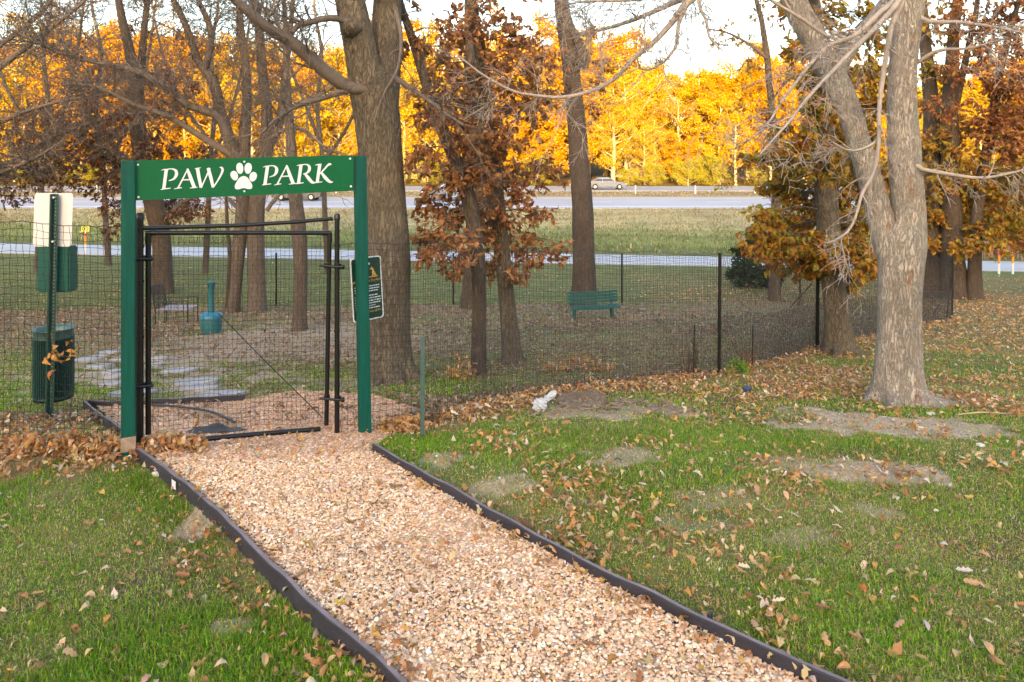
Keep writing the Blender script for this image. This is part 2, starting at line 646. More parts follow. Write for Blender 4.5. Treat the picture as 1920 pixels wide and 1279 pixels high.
# ------------------------------------------------------------------ ground sheet
M_ground = vcol_mat("lawn_soil", 0.95, 55, 0.45, 0.6, 0.012, 0.1)
yl = np.concatenate([np.arange(-300, -10, 8.0), np.arange(-10, 2, 0.6), np.arange(2, 10, 0.035), np.arange(10, 14, 0.06), np.arange(14, 30, 0.12), np.arange(30, 62, 0.4), np.arange(62, 110, 1.0), np.arange(110, 240, 5), np.arange(240, 700, 30)])
xl = np.concatenate([np.arange(-420, -60, 24), np.arange(-60, -24, 2.0), np.arange(-24, -8, 0.3), np.arange(-8, -5.5, .08), np.arange(-5.5, 6.5, 0.04), np.arange(6.5, 9, .08), np.arange(9, 24, 0.25), np.arange(24, 60, 2.0), np.arange(60, 421, 24)])
X, Yg = np.meshgrid(xl, yl)
xs, ys = X.ravel(), Yg.ravel()
zs = gz(xs, ys)
inpath = pip(xs, ys, PATH_POLY)
zs = np.where(inpath, zs - 0.03, zs)
nxl, nyl = len(xl), len(yl)
i = np.arange(nyl - 1)[:, None] * nxl
j = np.arange(nxl - 1)[None, :]
F = np.stack([i + j, i + j + 1, i + nxl + j + 1, i + nxl + j], -1).reshape(-1, 4)
mb = MB()
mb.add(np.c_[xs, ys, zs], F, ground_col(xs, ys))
tag(mb.build("ground", M_ground, smooth=True), kind="structure")


# roads ------------------------------------------------------------------
def asphalt(name, col):
    m, nt, out = new_mat(name)
    v = coord(nt)
    n1 = noise(nt, coord(nt, (0.15, 1.2, 1)), 0.8, 5)
    n2 = noise(nt, v, 30, 4, .8)
    c = ramp(nt, n1, [(.3, tuple(np.array(col) * .85)), (.7, tuple(np.array(col) * 1.12))])
    c = mixc(nt, .3, c, ramp(nt, n2, [(.3, (.4, .4, .4)), (.7, (1, 1, 1))]), "MULTIPLY")
    finish(nt, out, c, 0.62, bump(nt, n2, .2, .003), 0, .5)
    return m


M_asph = asphalt("weathered_asphalt", (0.40, 0.41, 0.46))
M_conc = asphalt("pale_asphalt", (0.43, 0.435, 0.47))
M_white = surf_mat("road_white_paint", (0.75, 0.75, 0.73), 0.6, .1)
M_yellow = surf_mat("road_yellow_paint", (0.7, 0.45, 0.05), 0.6, .1)


def strip(name, ya, yb, mat, dz, n=400, ny=8, x0=-260, x1=260, kind="structure", parent=None):
    xs_ = np.linspace(x0, x1, n)
    m = MB()
    rows = []
    for q in range(ny + 1):
        t = q / ny
        yy = (ya(xs_) * (1 - t) + yb(xs_) * t)
        zz = gz(xs_, yy) + dz
        rows.append(np.c_[xs_, yy, zz])
    v = np.concatenate(rows)
    i = np.arange(ny)[:, None] * n
    j = np.arange(n - 1)[None, :]
    m.add(v, np.stack([i + j, i + j + 1, i + n + j + 1, i + n + j], -1).reshape(-1, 4))
    # a little thickness at the near edge
    e = rows[0].copy()
    e2 = e.copy()
    e2[:, 2] -= 0.15
    m.add(np.vstack([e2, e]), np.stack([j[0], j[0] + 1, n + j[0] + 1, n + j[0]], -1))
    o = m.build(name, mat, parent)
    if kind:
        tag(o, kind=kind)
    return o


cst = lambda v: (lambda x: np.full(np.shape(x), float(v)))
bend = lambda v: (lambda x: v + 0.0009 * np.clip(x, -80, 80) ** 2 * 0.3)
strip("frontage_road", bend(31.9), bend(35.3), M_conc, 0.03)
strip("highway_road", cst(60.3), cst(71.2), M_asph, 0.05)
strip("far_highway_road", cst(80.5), cst(91.5), M_asph, 0.05)
for nm, ya, yb, mt in (("road_marking", 61.6, 61.85, M_white), ("road_marking", 69.6, 69.85, M_yellow), ("road_marking", 82.0, 82.25, M_yellow), ("road_marking", 89.8, 90.05, M_white)):
    strip(nm, cst(ya), cst(yb), mt, 0.054, ny=1)
for yy in (65.7, 85.9):
    m = MB()
    for x0 in np.arange(-150, 150, 12.0):
        xx = np.array([x0, x0 + 3.2])
        za, zb = gz(xx, np.full(2, yy)) + .054, gz(xx, np.full(2, yy + .22)) + .054
        m.add([[xx[0], yy, za[0]], [xx[1], yy, za[1]], [xx[1], yy + .22, zb[1]], [xx[0], yy + .22, zb[0]]], np.array([[0, 1, 2, 3]]))
    tag(m.build("road_marking", M_white), kind="structure")

# ------------------------------------------------------------------ gravel path
PATH_Z = lambda x, y: gz(x, y) + 0.0
M_bed = vcol_mat("gravel_bed", 0.9, 70, 0.5, 0.8, .01)
for nm, poly, dz in (("path", PATH_POLY, 0.004), ("gravel_path", BED_POLY, 0.012)):
    pa = np.array(poly)
    gx, gy = np.meshgrid(np.arange(pa[:, 0].min(), pa[:, 0].max(), .04), np.arange(pa[:, 1].min(), pa[:, 1].max(), .04))
    nx_, ny_ = gx.shape[1], gx.shape[0]
    gx, gy = gx.ravel(), gy.ravel()
    keep = pip(gx, gy, poly).reshape(ny_, nx_)
    v = np.c_[gx, gy, gz(gx, gy) + dz]
    i = np.arange(ny_ - 1)[:, None] * nx_
    j = np.arange(nx_ - 1)[None, :]
    F = np.stack([i + j, i + j + 1, i + nx_ + j + 1, i + nx_ + j], -1).reshape(-1, 4)
    kk = keep.ravel()[F].all(1)
    m = MB()
    m.add(v, F[kk], (0.62, 0.44, 0.31))
    tag(m.build(nm, M_bed, smooth=True), kind="structure")


# scatter of small templates ------------------------------------------------
def rot_from(yaw, pitch, roll):
    cy, sy, cp, sp, cr, sr = np.cos(yaw), np.sin(yaw), np.cos(pitch), np.sin(pitch), np.cos(roll), np.sin(roll)
    R = np.empty((len(yaw), 3, 3))
    R[:, 0, 0] = cy * cp
    R[:, 0, 1] = cy * sp * sr - sy * cr
    R[:, 0, 2] = cy * sp * cr + sy * sr
    R[:, 1, 0] = sy * cp
    R[:, 1, 1] = sy * sp * sr + cy * cr
    R[:, 1, 2] = sy * sp * cr - cy * sr
    R[:, 2, 0] = -sp
    R[:, 2, 1] = cp * sr
    R[:, 2, 2] = cp * cr
    return R


def dir_frames(d, roll):
    """rotation whose x axis runs along d"""
    d = d / (np.linalg.norm(d, axis=1)[:, None] + 1e-12)
    ref = np.where(np.abs(d[:, 2:3]) < 0.95, np.array([[0, 0, 1.0]]), np.array([[1.0, 0, 0]]))
    s = np.cross(ref, d)
    s /= np.linalg.norm(s, axis=1)[:, None] + 1e-12
    u = np.cross(d, s)
    c, q = np.cos(roll)[:, None], np.sin(roll)[:, None]
    s2, u2 = c * s + q * u, -q * s + c * u
    return np.stack([d, s2, u2], -1)


def scatter(mb, temps, pos, R, sc, col, jit=0.0):
    """temps: list of (verts (k,3), faces (m,f) or list of arrays); one chosen at random for every position"""
    which = rng.integers(0, len(temps), len(pos))
    sc = np.asarray(sc, float)
    if sc.ndim == 1:
        sc = sc[:, None]
    for k, (tv, tf) in enumerate(temps):
        s = which == k
        n = int(s.sum())
        if n == 0:
            continue
        local = tv[None] * (sc[s][:, None, :] if sc.shape[1] == 3 else sc[s][:, :, None])
        v = np.einsum("nij,nkj->nki", R[s], local) + pos[s][:, None, :]
        kv = len(tv)
        c = np.repeat(col[s], kv, 0)
        first = True
        for fa in (tf if isinstance(tf, list) else [tf]):
            f = (fa[None] + (np.arange(n) * kv)[:, None, None]).reshape(-1, fa.shape[1])
            if first:
                mb.add(v.reshape(-1, 3), f, c)
                base = mb.nv - n * kv
                first = False
            else:
                mb.L.append((f + base).ravel())
                mb.S.append(np.full(len(f), f.shape[1]))


def palette(n, cols, w=None, jit=0.15):
    cols = np.array(cols, float)
    w = None if w is None else np.array(w, float) / np.sum(w)
    c = cols[rng.choice(len(cols), n, p=w)]
    c = c * (1 + rng.normal(0, jit, (n, 1))) * (1 + rng.normal(0, jit * .35, (n, 3)))
    return np.clip(c, 0.004, 0.95)


def leaf_temp(width, curl, fold, lobes=False, seed=0):
    r = np.random.default_rng(seed)
    if lobes:
        t = np.array([0, .18, .32, .46, .6, .74, .88, 1.0])
        w = np.array([0.03, .16, .09, .2, .11, .19, .08, 0.0]) * width / .22
    else:
        t = np.array([0, .2, .45, .75, 1.0])
        w = np.array([0.02, .75, 1.0, .6, 0.0]) * width
    k = len(t)
    bend_ = r.uniform(-.12, .12)
    mid = np.c_[t, bend_ * np.sin(PI * t), curl * (t - .5) ** 2 * 2 - curl * .5]
    tw = r.uniform(-.5, .5)
    L = mid + np.c_[0 * t, w, fold * w + tw * w * t]
    R_ = mid + np.c_[0 * t, -w, fold * w - tw * w * t]
    v = np.vstack([mid, L, R_])
    q = []
    for a in range(k - 1):
        q.append([a, a + 1, k + a + 1, k + a])
        q.append([2 * k + a, 2 * k + a + 1, a + 1, a])
    return v, np.array(q)


LEAF_OVAL = [leaf_temp(.2 + .05 * (k % 3), [.5, -.5, .9, .25, -.9, .6][k], [.35, .6, .15, .9, .3, -.4][k], False, k) for k in range(6)]
LEAF_OAK = [leaf_temp(.26, [.4, -.5, .8, .1][k], [.3, .7, .1, .5][k], True, 30 + k) for k in range(4)]


def stone_temp(seed):
    r = np.random.default_rng(seed)
    bm = bmesh.new()
    bmesh.ops.create_icosphere(bm, subdivisions=1, radius=0.5)
    v = np.array([p.co[:] for p in bm.verts])
    f = np.array([[q.index for q in p.verts] for p in bm.faces])
    bm.free()
    # flatten with a few cutting planes for crisp faces
    for _ in range(5):
        n = r.normal(size=3)
        n /= np.linalg.norm(n)
        h = r.uniform(.26, .42)
        d = v @ n
        v = np.where((d > h)[:, None], v - (d - h)[:, None] * n, v)
    return v * r.uniform(.85, 1.15, 3), f


STONES = [stone_temp(k) for k in range(12)]
M_stone = vcol_mat("gravel_stone", 0.8, 120, 0.25, 0.25, .002, .3)


def gravel(name, poly, dens, zoff, smin, smax, clip_y=1.2, pal=None):
    pa = np.array(poly)
    x0, y0 = pa.min(0)
    x1, y1 = pa.max(0)
    y0 = max(y0, clip_y)
    n = int((x1 - x0) * (y1 - y0) * dens)
    x, y = rng.uniform(x0, x1, n), rng.uniform(y0, y1, n)
    k = pip(x, y, poly)
    x, y = x[k], y[k]
    n = len(x)
    s = rng.uniform(smin, smax, n) * np.where(rng.random(n) < .05, 1.55, 1)
    sc = np.c_[s * rng.uniform(.9, 1.6, n), s, s * rng.uniform(.3, .7, n)]
    z = gz(x, y) + zoff + rng.uniform(0, .009, n) + (fbm(x, y, .35, 71) - .5) * .028
    R = rot_from(rng.uniform(0, 6.28, n), rng.normal(0, .24, n), rng.normal(0, .24, n))
    col = palette(n, [(.66, .455, .30), (.74, .56, .41), (.56, .36, .22), (.80, .68, .55), (.84, .79, .72), (.44, .275, .165), (.60, .37, .19), (.48, .38, .31)], [28, 27, 17, 13, 5, 5, 5, 3], .10)
    col = col * np.array([1.11, 1.02, .935])
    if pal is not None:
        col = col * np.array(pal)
    tone = (0.82 + 0.38 * fbm(x, y, .45, 72))[:, None]
    m = MB()
    scatter(m, STONES, np.c_[x, y, z], R, sc, np.clip(col * tone, .01, .9))
    o = m.build(name, M_stone)
    tag(o, "loose tan and cream stones covering the path" if name == "path_gravel" else "duller gravel spread inside the gate", "gravel", None, "stuff")
    return o


gravel("path_gravel", PATH_POLY, 9500, .008, .010, .021)
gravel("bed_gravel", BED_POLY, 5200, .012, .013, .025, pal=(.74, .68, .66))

# stones kicked over the boards on to the grass
n = 5000
y = rng.uniform(2.5, 6.2, n)
x = rng.uniform(-4.2, 2.6, n)
nr = np.minimum(pdist(x, y, [tuple(q[:2]) for q in EDGE_L]), pdist(x, y, [tuple(q[:2]) for q in EDGE_R]))
k = (rng.random(n) < .5 * np.exp(-nr / .10)) & ~pip(x, y, PATH_POLY) & ~pip(x, y, BED_POLY) & (nr > .03)
x, y = x[k], y[k]
n = len(x)
s = rng.uniform(.010, .022, n)
m = MB()
scatter(m, STONES, np.c_[x, y, gz(x, y) + .006], rot_from(rng.uniform(0, 6.28, n), rng.normal(0, .3, n), rng.normal(0, .3, n)), np.c_[s * 1.3, s, s * .6],
        palette(n, [(.66, .44, .27), (.74, .54, .37), (.80, .66, .50), (.84, .78, .68)], None, .12))
tag(m.build("stray_gravel", M_stone), "stray stones kicked over the edging boards on to the grass", "gravel", None, "stuff")
# ------------------------------------------------------------------ grass
M_grass = leaf_mat("grass_blade", 0.35, 0.6, 0.12)


def grass(name, x, y, h, w, col, lean=0.45, zoff=0.0):
    n = len(x)
    z = gz(x, y) + zoff - 0.006
    yaw = rng.uniform(0, 6.28, n)
    d = np.c_[np.cos(yaw), np.sin(yaw)]
    fa = rng.uniform(0, 6.28, n)
    side = np.c_[np.cos(fa), np.sin(fa)]
    ln = np.abs(rng.normal(0, lean, n)) * h
    p0 = np.c_[x, y, z]
    p1 = p0 + np.c_[d * (ln * .35)[:, None], h * .6]
    p2 = p0 + np.c_[d * ln[:, None], h * np.clip(1 - (ln / h) * .45, .25, 1)]
    sd = np.c_[side, np.zeros(n)]
    a, b = p0 - sd * (w / 2)[:, None], p0 + sd * (w / 2)[:, None]
    c, e = p1 - sd * (w * .42)[:, None], p1 + sd * (w * .42)[:, None]
    v = np.stack([a, b, e, c, p2], 1).reshape(-1, 3)
    k = np.arange(n)[:, None] * 5
    m = MB()
    m.add(v, np.array([[0, 1, 2, 3]]) + k, np.repeat(col, 5, 0))
    m.L.append((np.array([[3, 2, 4]]) + k).ravel().astype(int))
    m.S.append(np.full(n, 3))
    return m.build(name, M_grass)


def frustum(n, y0, y1, pw=1.0, margin=1.06):
    """random places on the ground in front of the camera"""
    u = rng.random(n)
    y = (y0 ** (2 - pw) + u * (y1 ** (2 - pw) - y0 ** (2 - pw))) ** (1 / (2 - pw)) if pw != 2 else y0 * (y1 / y0) ** u
    x = rng.uniform(-1, 1, n) * (0.74 * margin * y + 1.5)
    return x, y


GREENS = [(.16, .33, .022), (.25, .41, .032), (.115, .255, .020), (.33, .43, .05), (.58, .48, .20), (.43, .37, .12), (.68, .56, .32)]


def grass_field(name, n, y0, y1, hs, ws, label, pw=2.0, straw=0.0, keepf=None, zoff=0.0):
    x, y = frustum(n, y0, y1, pw)
    dirt, lit, ins, df, n1, n2 = masks(x, y)
    p = 1.0 * (1 - np.clip(dirt * 0.80, 0, 1)) * (1 - .72 * lit)
    p = p * (0.6 + 0.4 * sstep(.3, .55, fbm(x, y, .35, 131)))
    k = (rng.random(n) < p) & ~pip(x, y, PATH_POLY) & ~pip(x, y, BED_POLY)
    k &= (pdist(x, y, [tuple(q[:2]) for q in EDGE_L]) > .03) & (pdist(x, y, [tuple(q[:2]) for q in EDGE_R]) > .03)
    if keepf is not None:
        k &= keepf(x, y)
    x, y, n1, lit, dirt, ins = x[k], y[k], n1[k], lit[k], dirt[k], ins[k]
    m = len(x)
    t = np.clip(sstep(.46, .70, fbm(x, y, 1.3, 132)) * .8 + lit * .5 + dirt * .95 + straw + .25 * ins + .36 * (x > -.5) + .08, 0, 1)
    wq = rng.random(m) < (.10 + .62 * t)
    cg = palette(m, GREENS[:4], [4, 3, 3, 2], .2)
    cs = palette(m, GREENS[4:], [3, 3, 2], .2)
    # two lawn tones in drifts
    dr = fbm(x, y, .7, 133)[:, None]
    cg = cg * (.72 + .6 * dr)
    col = np.where(wq[:, None], cs, cg)
    h = rng.uniform(*hs, m) * np.where(wq, .75, 1) * (1 - .4 * t)
    w = rng.uniform(*ws, m)
    lean = np.where(wq, 1.1, .6)
    o = grass(name, x, y, h, w, col, lean, zoff)
    return tag(o, label, "grass", None, "stuff")


grass_field("near_grass", 760000, 1.5, 6.0, (.022, .066), (.0028, .0055), "patchy green and straw lawn either side of the gravel path")
grass_field("lawn_grass", 185000, 6.0, 13.0, (.025, .07), (.005, .010), "worn lawn running down to the mesh fence", 2.0, .1)
grass_field("park_grass", 56000, 13.0, 31.0, (.03, .08), (.010, .022), "short grass inside the dog run and on the road verge", 2.0, .38, lambda x, y: y < 31.2)


def bank_keep(x, y):
    return (y > 36.2 + .0003 * x * x) & ((y < 59.8) | ((y > 72) & (y < 79.8)))


def bank_grass():
    x, y = frustum(60000, 36, 80, 1.0)
    k = bank_keep(x, y)
    x, y = x[k], y[k]
    m = len(x)
    up = sstep(41, 52, y + 8 * (fbm(x, y, 2.2, 91) - .5))
    c = np.where((rng.random(m) < .15 + .75 * up)[:, None], palette(m, [(.52, .43, .25), (.40, .33, .17), (.30, .26, .12)], None, .2), palette(m, [(.18, .23, .07), (.24, .26, .10)], None, .2))
    c = c * (.55 + .9 * fbm(x * .35, y, 1.3, 95))[:, None]
    o = grass("bank_grass", x, y, rng.uniform(.10, .28, m), rng.uniform(.03, .07, m), c, np.full(m, 1.2))
    tag(o, "dry straw coloured grass on the bank below the highway", "grass", None, "stuff")


bank_grass()

# ------------------------------------------------------------------ fallen leaves
M_dead = leaf_mat("fallen_leaf", 0.2, 0.65, 0.25)
LEAF_COL = [(.50, .29, .12), (.42, .20, .075), (.60, .40, .21), (.30, .16, .08), (.64, .47, .30), (.55, .30, .08), (.66, .55, .43)]


def lay_leaves(name, x, y, s, col, label, zlift=0.0, tilt=.32, oak=.3):
    n = len(x)
    z = gz(x, y) + .012 + zlift
    R = rot_from(rng.uniform(0, 6.28, n), rng.normal(0, tilt, n), rng.normal(0, tilt, n) + np.where(rng.random(n) < .3, PI, 0))
    m = MB()
    ko = rng.random(n) < oak
    pos = np.c_[x, y, z]
    scatter(m, LEAF_OVAL, pos[~ko], R[~ko], s[~ko], col[~ko])
    scatter(m, LEAF_OAK, pos[ko], R[ko], s[ko] * 1.25, col[ko])
    return tag(m.build(name, M_dead), label, "fallen leaves", None, "stuff")


def leaf_field(name, n, y0, y1, ss, label, base, pw=2.0, dull=0.0):
    x, y = frustum(n, y0, y1, pw)
    dirt, lit, ins, df, n1, n2 = masks(x, y)
    near = np.minimum(pdist(x, y, [tuple(q[:2]) for q in EDGE_L]), pdist(x, y, [tuple(q[:2]) for q in EDGE_R]))
    p = base * (.15 + 1.9 * sstep(.45, .72, fbm(x, y, .55, 141))) + lit * .95 + .22 * np.exp(-(near / .13) ** 2)
    onp = pip(x, y, PATH_POLY)
    p = np.where(onp, .035 + .25 * np.exp(-(near / .1) ** 2), p)
    p = np.where(pip(x, y, BED_POLY), .12, p)
    p = np.where(ins, p * (1 - .55 * dirt), p)
    k = rng.random(n) < p
    x, y, lit, ins, onp = x[k], y[k], lit[k], ins[k], onp[k]
    m = len(x)
    col = palette(m, LEAF_COL, [5, 4, 4, 3, 3, 3, 1.5], .18)
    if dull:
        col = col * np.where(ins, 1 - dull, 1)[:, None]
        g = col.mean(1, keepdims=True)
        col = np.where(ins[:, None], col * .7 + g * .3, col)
    lift = rng.random(m) * .05 * lit + np.where(onp, .025, 0.012)
    return lay_leaves(name, x, y, rng.uniform(*ss, m), col, label, lift)


leaf_field("near_fallen_leaves", 64000, 1.5, 6.0, (.022, .062), "curled tan and orange leaves scattered over the lawn", .36)
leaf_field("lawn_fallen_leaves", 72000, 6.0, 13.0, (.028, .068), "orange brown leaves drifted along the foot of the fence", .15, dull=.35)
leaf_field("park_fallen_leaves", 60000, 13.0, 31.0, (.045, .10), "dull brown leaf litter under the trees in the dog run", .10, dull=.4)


def leaf_heap(name, px, py, rpx, hpx, n, label, Yoff=0.0):
    c = G(px, py)
    r = rpx / FPX * c[1]
    h = hpx / FPX * c[1]
    x = c[0] + rng.uniform(-1, 1, n) * r
    y = c[1] + Yoff + rng.normal(0, .05, n)
    lift = rng.random(n) ** 1.3 * h * np.clip(1 - ((x - c[0]) / r) ** 2 * .7, .1, 1)
    lay_leaves(name, x, y, rng.uniform(.038, .078, n), palette(n, LEAF_COL, [5, 5, 3, 2, 2, 3, .5], .15), label, lift, .9, .45)


leaf_heap("leaf_heap", 866, 708, 26, 48, 90, "tall clump of orange leaves caught in the netting beside the slim oak trunk", -.1)
leaf_heap("leaf_heap", 1082, 694, 66, 28, 170, "long low heap of orange leaves caught behind the netting", -.05)
leaf_heap("leaf_heap", 110, 846, 120, 16, 1500, "deep drift of orange leaves left of the green arch post")
leaf_heap("leaf_heap", 318, 845, 60, 16, 560, "pile of orange leaves at the foot of the black gate hinge post")
leaf_heap("leaf_heap", 752, 806, 42, 18, 260, "small pile of orange leaves between the right arch post and the short steel stake")

# single leaves that catch the eye
for nm, px, py, s, c, tv, lab in (("fallen_leaf", 627, 1146, .075, (.62, .45, .02), LEAF_OAK[0], "bright yellow leaf lying on the gravel near the left edging"),
                                  ("fallen_leaf", 1655, 1238, .095, (.55, .27, .11), LEAF_OAK[2], "large pale brown toothed leaf flat on the grass at lower right"),
                                  ("fallen_leaf", 363, 815, .12, (.55, .30, .06), LEAF_OVAL[3], "amber leaf standing by the black pipe across the gateway")):
    g_ = G(px, py)
    m = MB()
    R = rot_from(np.array([.3]), np.array([-.15 if s < .11 else -1.2]), np.array([.25]))
    scatter(m, [tv], np.array([[0, 0, 0.]]), R, np.array([s]), np.array([c]))
    o = m.build(nm, M_dead)
    o.location = (g_[0], g_[1], g_[2] + .045)
    tag(o, lab, "leaf")

# ------------------------------------------------------------------ materials for the built things
M_board = surf_mat("sign_green_paint", (.0006, .100, .034), .55, .08, 12, .08, .001, spec=.25)
M_post = surf_mat("post_green_paint", (.0006, .070, .052), .6, .30, 9, .5, .003, spec=.25, stretch=(5, 5, .3))
M_wht = surf_mat("sign_white", (.70, .70, .74), .5, .03, 10, .03, .0005)
M_black = surf_mat("black_tube", (.006, .006, .007), .38, .2, 20, .1, .001)
M_wire = surf_mat("black_wire", (.009, .009, .01), .6, .1, 20, 0.0, .001)
M_net = surf_mat("grey_netting", (.04, .04, .045), .6, .1, 20, 0.0, .001)
M_edge = surf_mat("edging_board", (.034, .031, .043), .6, .35, 6, .5, .004, stretch=(1, 1, 4))
M_edgetop = surf_mat("edging_board_top", (.20, .15, .15), .7, .3, 9, .4, .003)
M_galv = surf_mat("green_steel_stake", (.09, .16, .15), .5, .2, 20, .2, .001, .5)
M_dkgreen = surf_mat("dark_green_steel", (.012, .05, .04), .45, .2, 14, .1, .001)
M_teal = surf_mat("teal_plastic", (.012, .10, .115), .5, .12, 10, .1, .001)
M_tealtop = surf_mat("teal_plastic_lid", (.02, .15, .24), .45, .1, 10, .1, .001)
M_boxgreen = surf_mat("dispenser_green", (.002, .075, .058), .5, .1, 10, .08, .001)
M_signback = surf_mat("sign_back_cream", (.68, .64, .62), .6, .07, 4, .05, .001)
M_benchg = surf_mat("bench_green", (.010, .085, .075), .55, .2, 12, .2, .002)
M_iron = surf_mat("dark_iron", (.03, .03, .035), .4, .2, 20, .1, .001, .4)
M_slat = surf_mat("seat_slat", (.25, .25, .32), .5, .2, 20, .1, .001)
M_flag = surf_mat("flagstone", (.33, .32, .33), .9, .38, 7, .8, .012)
M_orange = surf_mat("marker_orange", (.75, .28, .02), .5, .05)
M_red = surf_mat("marker_red", (.6, .03, .02), .5, .05)
M_lime = surf_mat("marker_yellow", (.75, .72, .12), .4, .05)
M_rust = surf_mat("weathered_wood", (.22, .165, .125), .9, .45, 10, .8, .01)
M_bag = surf_mat("white_plastic_bag", (.46, .49, .54), .35, .12, 14, .3, .004)
M_rubber = surf_mat("tyre_rubber", (.02, .02, .02), .8, .1)
M_gold = surf_mat("sign_yellow", (.70, .38, .08), .5, .05)
M_rulegreen = surf_mat("rules_sign_green", (.004, .04, .022), .4, .06)
M_blue = surf_mat("blue_scrap", (.03, .05, .11), .5, .1)

# ------------------------------------------------------------------ edging boards
def edging(name, pts, depth, thick, label, nudge=1.0, wob=.0025):
    pts = crom(np.array(pts), max(24, int(len(pts) * 7)))
    d = np.gradient(pts[:, :2], axis=0)
    d /= np.linalg.norm(d, axis=1)[:, None]
    nrm = np.c_[-d[:, 1], d[:, 0]]
    w = wob * np.sin(np.arange(len(pts)) * .55) + wob * .7 * np.sin(np.arange(len(pts)) * 1.37 + 1)
    a = pts[:, :2] + nrm * (w - thick / 2)[:, None]
    b = pts[:, :2] + nrm * (w + thick / 2)[:, None]
    zt = pts[:, 2] + .003 * np.sin(np.arange(len(pts)) * .9)
    m = MB()
    rows = [np.c_[a, zt - depth], np.c_[a, zt - .004], np.c_[a + nrm * .003, zt], np.c_[b - nrm * .003, zt], np.c_[b, zt - .004], np.c_[b, zt - depth]]
    k, n = len(rows), len(pts)
    v = np.stack(rows, 1).reshape(-1, 3)
    i = np.arange(n - 1)[:, None] * k
    j = np.arange(k)[None, :]
    j2 = (j + 1) % k
    m.add(v, np.stack([i + j, i + k + j, i + k + j2, i + j2], -1).reshape(-1, 4))
    m.add(v[:k], [list(range(k))])
    m.add(v[-k:], [list(range(k))[::-1]])
    o = m.build(name, M_edge)
    top = MB()
    tv = np.stack([np.c_[a + nrm * .002, zt + .0025], np.c_[b - nrm * .002, zt + .0025]], 1).reshape(-1, 3)
    i = np.arange(n - 1)[:, None] * 2
    top.add(tv, np.concatenate([i, i + 1, i + 3, i + 2], 1))
    t = top.build("worn_top_edge", M_edgetop, o)
    return tag(o, label, "path edging"), m


o, _ = edging("path_edging", EDGE_L, .20, .024, "warped dark edging board along the left side of the gravel path")
# tag stuck on the outer face
q0, q1 = plane_pt(327, 912, -.02), plane_pt(340, 921, -.02)
m = MB()
dirv = (q1 - q0) / np.linalg.norm(q1 - q0)
nv = np.array([dirv[1], -dirv[0], 0])
if nv[0] > 0:
    nv = -nv
cpt = crom(np.array(EDGE_L), 400)
kk = np.argmin(np.abs((cpt[:, 0] / cpt[:, 1]) * FPX + 960 - 333))
c0 = cpt[kk] + nv * .022 + np.array([0, 0, -.042])
ang = math.atan2(dirv[1], dirv[0])
box(m, c0, (.055, .002, .05), rotz(ang))
m.build("price_sticker", M_wht, o)
o, _ = edging("path_edging", EDGE_R, .13, .022, "dark edging board along the right side of the gravel path, set into the lawn")
m = MB()
for px, py in ((1335, 1166),):
    k_ = plane_pt(px, py, .02)
    box(m, k_ + np.array([-.012, -.012, 0]), (.012, .03, .09), rotz(-.72))
m.build("stake", M_edge, o)
bk = [G(px, py) + np.array([0, 0, .07]) for px, py in [(157, 766), (220, 766), (300, 762), (380, 758), (460, 753)]]
edging("bed_edging", bk, .14, .02, "dark edging board at the back of the gravel bed, beside the flat stones", wob=.003)
sd = [G(px, py) + np.array([0, 0, .075]) for px, py in [(157, 766), (185, 790), (222, 816), (246, 836)]]
edging("bed_edging", sd, .14, .02, "short dark edging board slanting away left of the green arch post", wob=.002)

# ------------------------------------------------------------------ the arch with its sign
au = np.array([GATE_B[0] - GATE_A[0], GATE_B[1] - GATE_A[1], 0])
aL = np.linalg.norm(au)
au /= aL
aang = math.atan2(au[1], au[0])
an = np.array([au[1], -au[0], 0])            # towards the camera
arch = thing("sign_arch", "green painted timber arch with white lettering over the gravel path", "archway", (*GATE_A, 0))
AO = np.array([*GATE_A, 0])


def sq_post(name, foot, top, half, parent, origin, mat):
    m = MB()
    R = rotz(aang)
    bv = .006
    ring = np.array([[-half + bv, -half], [half - bv, -half], [half, -half + bv], [half, half - bv], [half - bv, half], [-half + bv, half], [-half, half - bv], [-half, -half + bv]])
    zs_ = np.linspace(0, 1, 9)
    V = []
    for t in zs_:
        c = foot * (1 - t) + top * t
        V.append(np.c_[ring, np.zeros(8)] @ R.T + c)
    c = top + np.array([0, 0, .006])
    V.append(np.c_[ring * .9, np.zeros(8)] @ R.T + c)
    V = np.vstack(V)
    n = len(zs_) + 1
    i = np.arange(n - 1)[:, None] * 8
    j = np.arange(8)[None, :]
    j2 = (j + 1) % 8
    m.add(V, np.stack([i + j, i + j2, i + 8 + j2, i + 8 + j], -1).reshape(-1, 4))
    m.add(V[-8:], [list(range(8))])
    return m.build(name, mat, parent, origin=origin)


ptL = P(241, 303, 4.94)
ptR = P(674.5, 294, 5.66)
sq_post("post", np.array([*GATE_A, -.15]), ptL, .0445, arch, AO, M_post)
sq_post("post", np.array([GATE_B[0] + .003, GATE_B[1], -.4]), ptR, .0445, arch, AO, M_post)
m = MB()
box(m, np.array([*GATE_A, .035]) + an * .001, (.0915, .0915, .10), rotz(aang))
m.build("worn_foot", surf_mat("bare_wood_foot", (.30, .22, .16), .85, .4, 25, .4, .003), arch, origin=AO)

# board: plane through the front of the posts
bp0 = AO + an * .012


def onboard(px, py):
    d = np.array([(px - 960) / FPX, 1.0, -(py - HPY) / FPX])
    t = np.dot(bp0 - np.array([0, 0, CZ]), an) / np.dot(d, an)
    return np.array([0, 0, CZ]) + d * t


